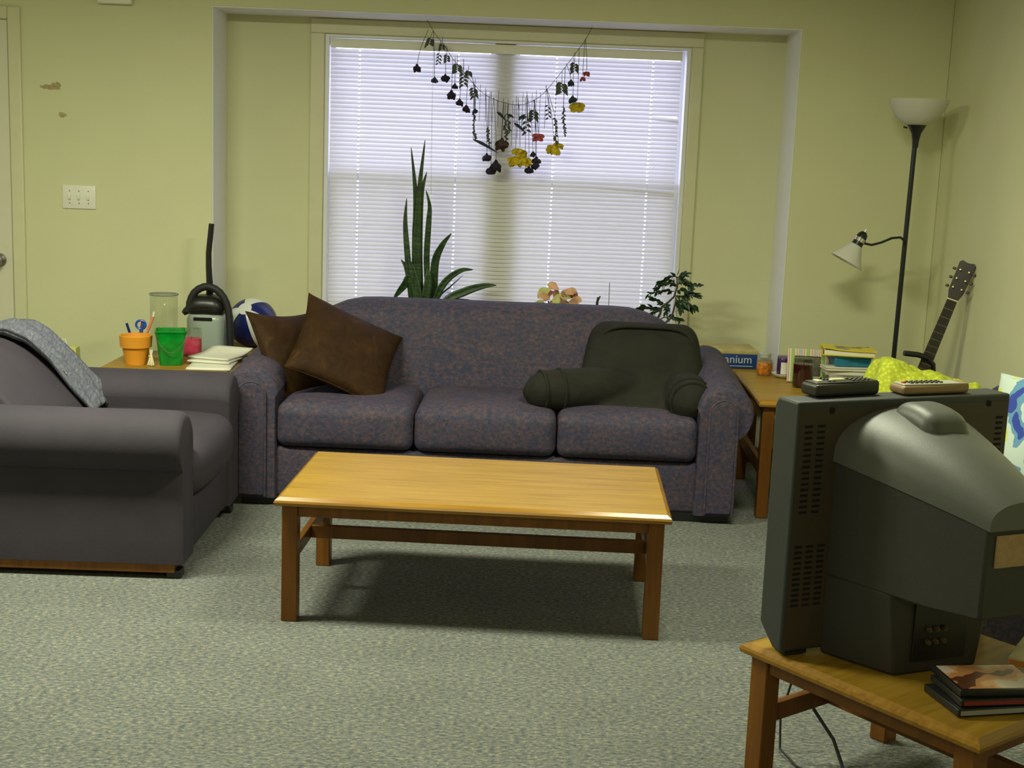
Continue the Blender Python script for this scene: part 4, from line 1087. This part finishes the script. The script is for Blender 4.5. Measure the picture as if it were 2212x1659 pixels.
ps = thing('poinsettia', 'small pink and cream leaved plant just above the middle of the sofa back', 'plant', (.298, 6.67, ZB))
pot(ps, .075, .13)
rp = random.Random(5)
for k in range(4): MB().tube([(0, 0, .11), (.02 * math.cos(k * 1.6), .02 * math.sin(k * 1.6), .22), (.05 * math.cos(k * 1.6), .04 * math.sin(k * 1.6), .30)], .004, 8).build('stem', M_BARK, ps)
for k in range(24):
    a_ = 2.4 * k; rr = .018 + .092 * (k / 24) ** .7; el = .338 + .045 * math.sin(k * 1.7) - .35 * rr
    c0 = Vector((rr * math.cos(a_), rr * .75 * math.sin(a_) - .015, el)); d_ = Vector((math.cos(a_), .6 * math.sin(a_), rp.uniform(-.7, .5))).normalized()
    L_ = rp.uniform(.055, .075); m_ = (M_POINY, M_POIN, M_POIN, M_POINY, M_POINR, M_POIN)[k % 6]
    if c0.x < -.07: m_ = M_POINY
    blade([c0 - d_ * L_ * .35, c0 + d_ * L_ * .1, c0 + d_ * L_ * .4 + Vector((0, 0, -.004)), c0 + d_ * L_ * .65 + Vector((0, 0, -.016))], L_ * .68, (rp.uniform(-.4, .4), -1, .45), .15, .05, .25).build('bract', m_, ps, solid=.0008, angle=80)
for k in range(5):
    a_ = k * 1.25; d_ = Vector((math.cos(a_), .5 * math.sin(a_), -.25))
    blade([Vector((0, -.01, .27)), Vector((0, -.01, .27)) + d_ * .05, Vector((0, -.01, .265)) + d_ * .085, Vector((0, -.01, .255)) + d_ * .11], .04, (0, -1, .6), .15, .05, .25).build('leaf', M_TLEAF, ps, solid=.0008, angle=80)

ct = thing('potted_cutting', 'bare green cutting and thin stake beside the pink leaved plant', 'plant', (.52, 6.67, ZB))
pot(ct, .06, .11)
MB().tube([(-.012, 0, .09), (-.022, 0, .24), (-.024, 0, .30), (-.020, 0, .330)], [.008, .0075, .007, .005], 10).build('cut_stem', M_TLEAF, ct)
MB().tube([(-.024, 0, .30), (-.016, -.004, .322), (-.010, -.004, .336)], .004, 8).build('shoot', M_TLEAF, ct)
MB().tube([(.038, 0, .09), (.034, 0, .404)], .0016, 6).build('stake', M_FL['s'], ct)

TRK = [(0.803, 0.719), (0.812, 0.737), (0.818, 0.773), (0.847, 0.795), (0.878, 0.828), (0.89, 0.881), (0.885, 0.929)]
BR = [[(0.887, 0.922), (0.91, 0.934), (0.928, 0.945)], [(0.888, 0.916), (0.915, 0.917), (0.956, 0.898), (0.996, 0.891)], [(0.887, 0.887), (0.92, 0.901), (0.946, 0.889), (0.966, 0.875)], [(0.885, 0.857), (0.918, 0.863), (0.938, 0.851), (0.956, 0.86)], [(0.88, 0.832), (0.928, 0.832), (0.97, 0.835), (1.0, 0.836)], [(0.888, 0.811), (0.93, 0.8), (0.963, 0.789), (0.984, 0.781)], [(0.887, 0.925), (0.856, 0.93), (0.829, 0.91), (0.805, 0.896)], [(0.883, 0.891), (0.841, 0.891), (0.812, 0.878), (0.786, 0.868)], [(0.877, 0.853), (0.832, 0.858), (0.787, 0.85), (0.747, 0.84)], [(0.837, 0.786), (0.794, 0.804), (0.766, 0.813)], [(0.819, 0.767), (0.785, 0.765), (0.743, 0.768), (0.708, 0.752)], [(0.834, 0.721), (0.876, 0.724), (0.904, 0.717), (0.923, 0.711)], [(0.883, 0.822), (0.901, 0.791), (0.907, 0.77)], [(0.819, 0.771), (0.848, 0.774), (0.836, 0.752)], [(0.815, 0.752), (0.782, 0.746), (0.77, 0.735)], [(0.893, 0.87), (0.874, 0.899), (0.84, 0.906)], [(0.909, 0.804), (0.925, 0.817), (0.941, 0.83)], [(0.901, 0.791), (0.942, 0.773), (0.972, 0.77)]]
bz = thing('leafy_shrub', 'small dark green leafy houseplant behind the right corner of the sofa back', 'plant', (.80, 6.62, ZB))
pot(bz, .08, .13)
TX = lambda x, z, y=0.0: Vector((x - .80, y, z - ZB))
MB().tube([Vector((0, 0, .11)), Vector((.0, 0, .18))] + [TX(*q) for q in TRK], [.007, .007, .0065, .006, .006, .0055, .005, .004, .003], 10).build('trunk', M_BARK, bz)
MB().tube([Vector((.0, 0, .18)), TX(.87, .72), TX(.885, .79), TX(.888, .83)], [.006, .005, .004, .003], 8).build('trunk', M_BARK, bz)
MB().tube([Vector((.0, 0, .18)), TX(.82, .715), TX(.834, .721)], .003, 8).build('trunk', M_BARK, bz)
lfm = blade([Vector((0, 0, 0)), Vector((.012, 0, .001)), Vector((.026, 0, .0)), Vector((.038, 0, -.004))], .018, (0, 0, 1), .3, .05, .25).build('leaf', M_TLEAF, bz, loc=TX(.885, .93), rot=(0, -1.3, 0), angle=80)
rt_ = random.Random(9)
for bi, b in enumerate(BR):
    dy = rt_.uniform(-.05, .05)
    path = [TX(x, z, dy * i / (len(b) - 1)) for i, (x, z) in enumerate(b)]
    MB().tube(path, [.0022] * (len(path) - 1) + [.0012], 6).build('branch', M_BARK, bz)
    cs = catmull(path, 4); m_ = len(cs)
    for i in range(1, m_):
        d_ = (cs[min(i + 1, m_ - 1)] - cs[i - 1]).normalized()
        yaw = math.atan2(d_.y, d_.x); pit = -math.asin(max(-1, min(1, d_.z)))
        for sg in ((-1, 1) if i < m_ - 1 else (0,)):
            l_ = share(lfm, 'leaf', bz, cs[i], (rt_.uniform(.5, 1.5), pit + rt_.uniform(-.55, .95), yaw + sg * rt_.uniform(.3, 1.1)))
            s_ = rt_.uniform(.6, 1.0); l_.scale = (s_, s_, s_)

# ------------------------------------------------------------------ dried flower garland on a string under the recess ceiling
STR = [(-0.413, 2.148), (-0.366, 2.076), (-0.325, 2.033), (-0.289, 1.979), (-0.247, 1.93), (-0.188, 1.865), (-0.129, 1.806), (-0.07, 1.774), (-0.012, 1.757), (0.046, 1.748), (0.103, 1.756), (0.171, 1.795), (0.236, 1.87), (0.296, 1.951), (0.344, 2.02), (0.387, 2.082), (0.419, 2.148)]
FL = [(-0.456, 1.911, 0.018, 'd', -0.452, 1.989),(-0.368, 1.856, 0.015, 't', -0.379, 2.053),(-0.312, 1.866, 0.019, 'd', -0.313, 2.028),(-0.264, 1.829, 0.014, 'd', -0.266, 1.974),(-0.28, 1.788, 0.02, 'd', -0.277, 1.951),(-0.237, 1.75, 0.017, 'd', -0.222, 1.931),(-0.203, 1.72, 0.018, 'd', -0.195, 1.904),(-0.157, 1.709, 0.012, 't', -0.168, 1.855),(-0.016, 1.55, 0.029, 'b', -0.012, 1.748),(-0.089, 1.479, 0.02, 'd', -0.106, 1.812),(-0.041, 1.441, 0.026, 'd', -0.064, 1.78),(-0.066, 1.414, 0.022, 'd', -0.077, 1.808),(0.164, 1.474, 0.02, 'd', 0.143, 1.766),(0.159, 1.448, 0.018, 'd', 0.14, 1.765),(0.128, 1.424, 0.019, 'd', 0.102, 1.787),(0.145, 1.505, 0.013, 'd', 0.101, 1.815),(0.335, 1.784, 0.018, 't', 0.33, 1.952),(0.323, 1.868, 0.015, 't', 0.295, 1.962),(0.078, 1.508, 0.035, 'y', 0.059, 1.785),(0.057, 1.467, 0.035, 'y', 0.05, 1.79),(0.106, 1.466, 0.032, 'y', 0.096, 1.786),(0.251, 1.532, 0.034, 'y', 0.197, 1.846),(0.273, 1.55, 0.024, 'y', 0.203, 1.835),(0.36, 1.751, 0.034, 'y', 0.357, 1.998),(0.168, 1.591, 0.033, 'p', 0.137, 1.777),(0.401, 1.916, 0.02, 'p', 0.387, 2.088),(0.382, 1.89, 0.018, 'p', 0.384, 2.082),(-0.399, 2.027, 0.02, 'g', -0.38, 2.086),(-0.335, 2.01, 0.015, 'g', -0.331, 2.066),(-0.252, 1.902, 0.024, 'g', -0.255, 1.98),(-0.219, 1.836, 0.021, 'g', -0.223, 1.964),(-0.162, 1.782, 0.02, 'g', -0.177, 1.877),(0.279, 1.821, 0.029, 'g', 0.275, 1.916),(0.337, 1.924, 0.021, 'g', 0.336, 2.019),(0.141, 1.681, 0.024, 'g', 0.143, 1.766),(0.109, 1.612, 0.021, 'g', 0.102, 1.798),(0.218, 1.689, 0.014, 'g', 0.203, 1.835),(-0.35, 1.937, 0.013, 'g', -0.341, 2.021),(-0.308, 1.95, 0.015, 'g', -0.307, 2.022),(-0.197, 1.887, 0.018, 'g', -0.196, 1.932)]
SPR = [(-0.004, 1.698, 0.007, 1.568), (0.291, 1.749, 0.303, 1.608), (-0.165, 1.703, -0.155, 1.573), (0.01, 1.704, 0.02, 1.608), (0.25, 1.691, 0.261, 1.566), (-0.088, 1.633, -0.079, 1.531)]
LV = [(-0.161, 1.567, -0.032, 1.504), (0.044, 1.655, 0.103, 1.611), (-0.045, 1.708, -0.003, 1.67), (0.066, 1.672, 0.1, 1.702), (0.008, 1.693, 0.043, 1.683)]
ga = thing('flower_garland', 'string of dried flowers hung upside down across the top of the window', 'garland', (0, 6.86, 2.149))
G = lambda x, z, y=0.0: Vector((x, y, z - 2.149))
def strz(x):
    for (xa, za), (xb, zb) in zip(STR[:-1], STR[1:]):
        if xa <= x <= xb: return za + (zb - za) * (x - xa) / (xb - xa)
    return STR[0][1] if x < 0 else STR[-1][1]
MB().tube(catmull([G(x, z) for x, z in STR], 4), .0013, 6).build('string', M_FL['s'], ga)
rg = random.Random(21)
def petal_cluster(c_, r, n, droop, wid):
    mb = MB()
    for k in range(n):
        a_ = 2 * PI * k / n + rg.uniform(-.25, .25); el = rg.uniform(-.9, .25)
        d_ = Vector((math.cos(a_) * math.cos(el), math.sin(a_) * math.cos(el), math.sin(el)))
        q = blade([c_ + Vector((0, 0, r * .25)), c_ + d_ * r * .45, c_ + d_ * r * .8 + Vector((0, 0, -droop * r)), c_ + d_ * r * 1.05 + Vector((0, 0, -2 * droop * r))], r * wid, (rg.uniform(-.5, .5), -1, rg.uniform(-.5, .5)), .3, .4, .35)
        mb.add(q.v, q.f)
    return mb
for x, z, r, k, tx, tz in FL:
    r *= 1.35 if k == 'y' else 1.15
    y_ = rg.uniform(-.025, .02)
    if k in 'dtb' and x < -.2: tx = max(tx, STR[0][0] + .004)
    top = G(tx, max(tz, strz(max(-.412, min(.418, tx)))), 0)
    if x < -.41: top = G(-.405, 2.10, 0)
    c_ = G(x, z, y_)
    mid = (top + c_) / 2 + Vector((rg.uniform(-.008, .008), 0, 0)); mid.x = c_.x * .7 + top.x * .3
    st = MB().tube(catmull([top, mid, c_ + Vector((0, 0, r * .6))], 4), .0013, 6).build('dried_flower', M_FL['s'], ga)
    if k in 'dtb':
        pr = [(.0008, r * .95), (r * .25, r * .75), (r * .42, r * .45), (r * .85, r * .1), (r * 1.0, -r * .3), (r * .80, -r * .62), (r * .35, -r * .78), (.0006, -r * .72)]
        mb = MB().lathe(pr, 12, tuple(c_))
        mb.v = [(vx_ + rg.uniform(-.12, .12) * r, vy_ + rg.uniform(-.12, .12) * r, vz_ + rg.uniform(-.1, .1) * r) for vx_, vy_, vz_ in mb.v]
        mb.build('bloom', M_FL[k], st, angle=30)
        petal_cluster(c_ + Vector((0, 0, r * .1)), r * 1.02, 5, .25, .8).build('petals', M_FL[k], st)
    elif k in 'yp':
        petal_cluster(c_ + Vector((0, 0, r * .2)), r * .85, 16 if k == 'y' else 11, .12, .62).build('bloom', M_FL[k], st)
    else:
        for j in range(7):
            q = c_ + (top - c_) * (.07 * j); sg = 1 if j % 2 else -1
            blade([q, q + Vector((sg * r * .5, rg.uniform(-.01, .01), -r * .15)), q + Vector((sg * r * .95, rg.uniform(-.01, .01), -r * rg.uniform(.5, 1.0)))], r * .55, (0, -1, .2), .2, .1, .3).build('leaf', M_FL['g'], st)
for xa, za, xb, zb in SPR:
    y_ = rg.uniform(-.02, .02); sz = strz(max(-.4, min(.4, xa)))
    st = MB().tube([G(xa, sz, 0), G(xa, za, y_ * .5), G(xb, zb, y_)], .0016, 6).build('dried_sprig', M_FL['s'], ga)
    mb = MB()
    for j in range(26):
        t = j / 25; q = G(xa + (xb - xa) * t, za + (zb - za) * t, y_); a_ = rg.uniform(0, 6.28); L_ = rg.uniform(.010, .020)
        d_ = Vector((math.cos(a_), math.sin(a_), -.8)).normalized()
        e = blade([q, q + d_ * L_ * .5, q + d_ * L_], L_ * .5, (0, -1, .1), .2, .2, .4); mb.add(e.v, e.f)
    o = mb.build('foliage', M_FL['g'], st); o['kind'] = 'stuff'
for xa, za, xb, zb in LV:
    a, b = G(xa, za, -.01), G(xb, zb, -.02)
    st = MB().tube([G(xa, strz(xa), 0), a], .0013, 6).build('dried_leaf', M_FL['s'], ga)
    blade([a, a * .6 + b * .4 + Vector((0, 0, .004)), b], .016, (0, -1, .2), .2, .15, .4).build('leaf', M_FL['t'], st)
for i in range(16):
    x = -.16 + .024 * i + rg.uniform(-.006, .006); z0_ = strz(x) + rg.uniform(.01, .06)
    MB().tube([G(x, z0_, rg.uniform(-.01, .01)), G(x + rg.uniform(-.006, .006), z0_ - rg.uniform(.12, .26), rg.uniform(-.02, .02))], .0011, 6).build('dried_stem', M_FL['s'], ga)
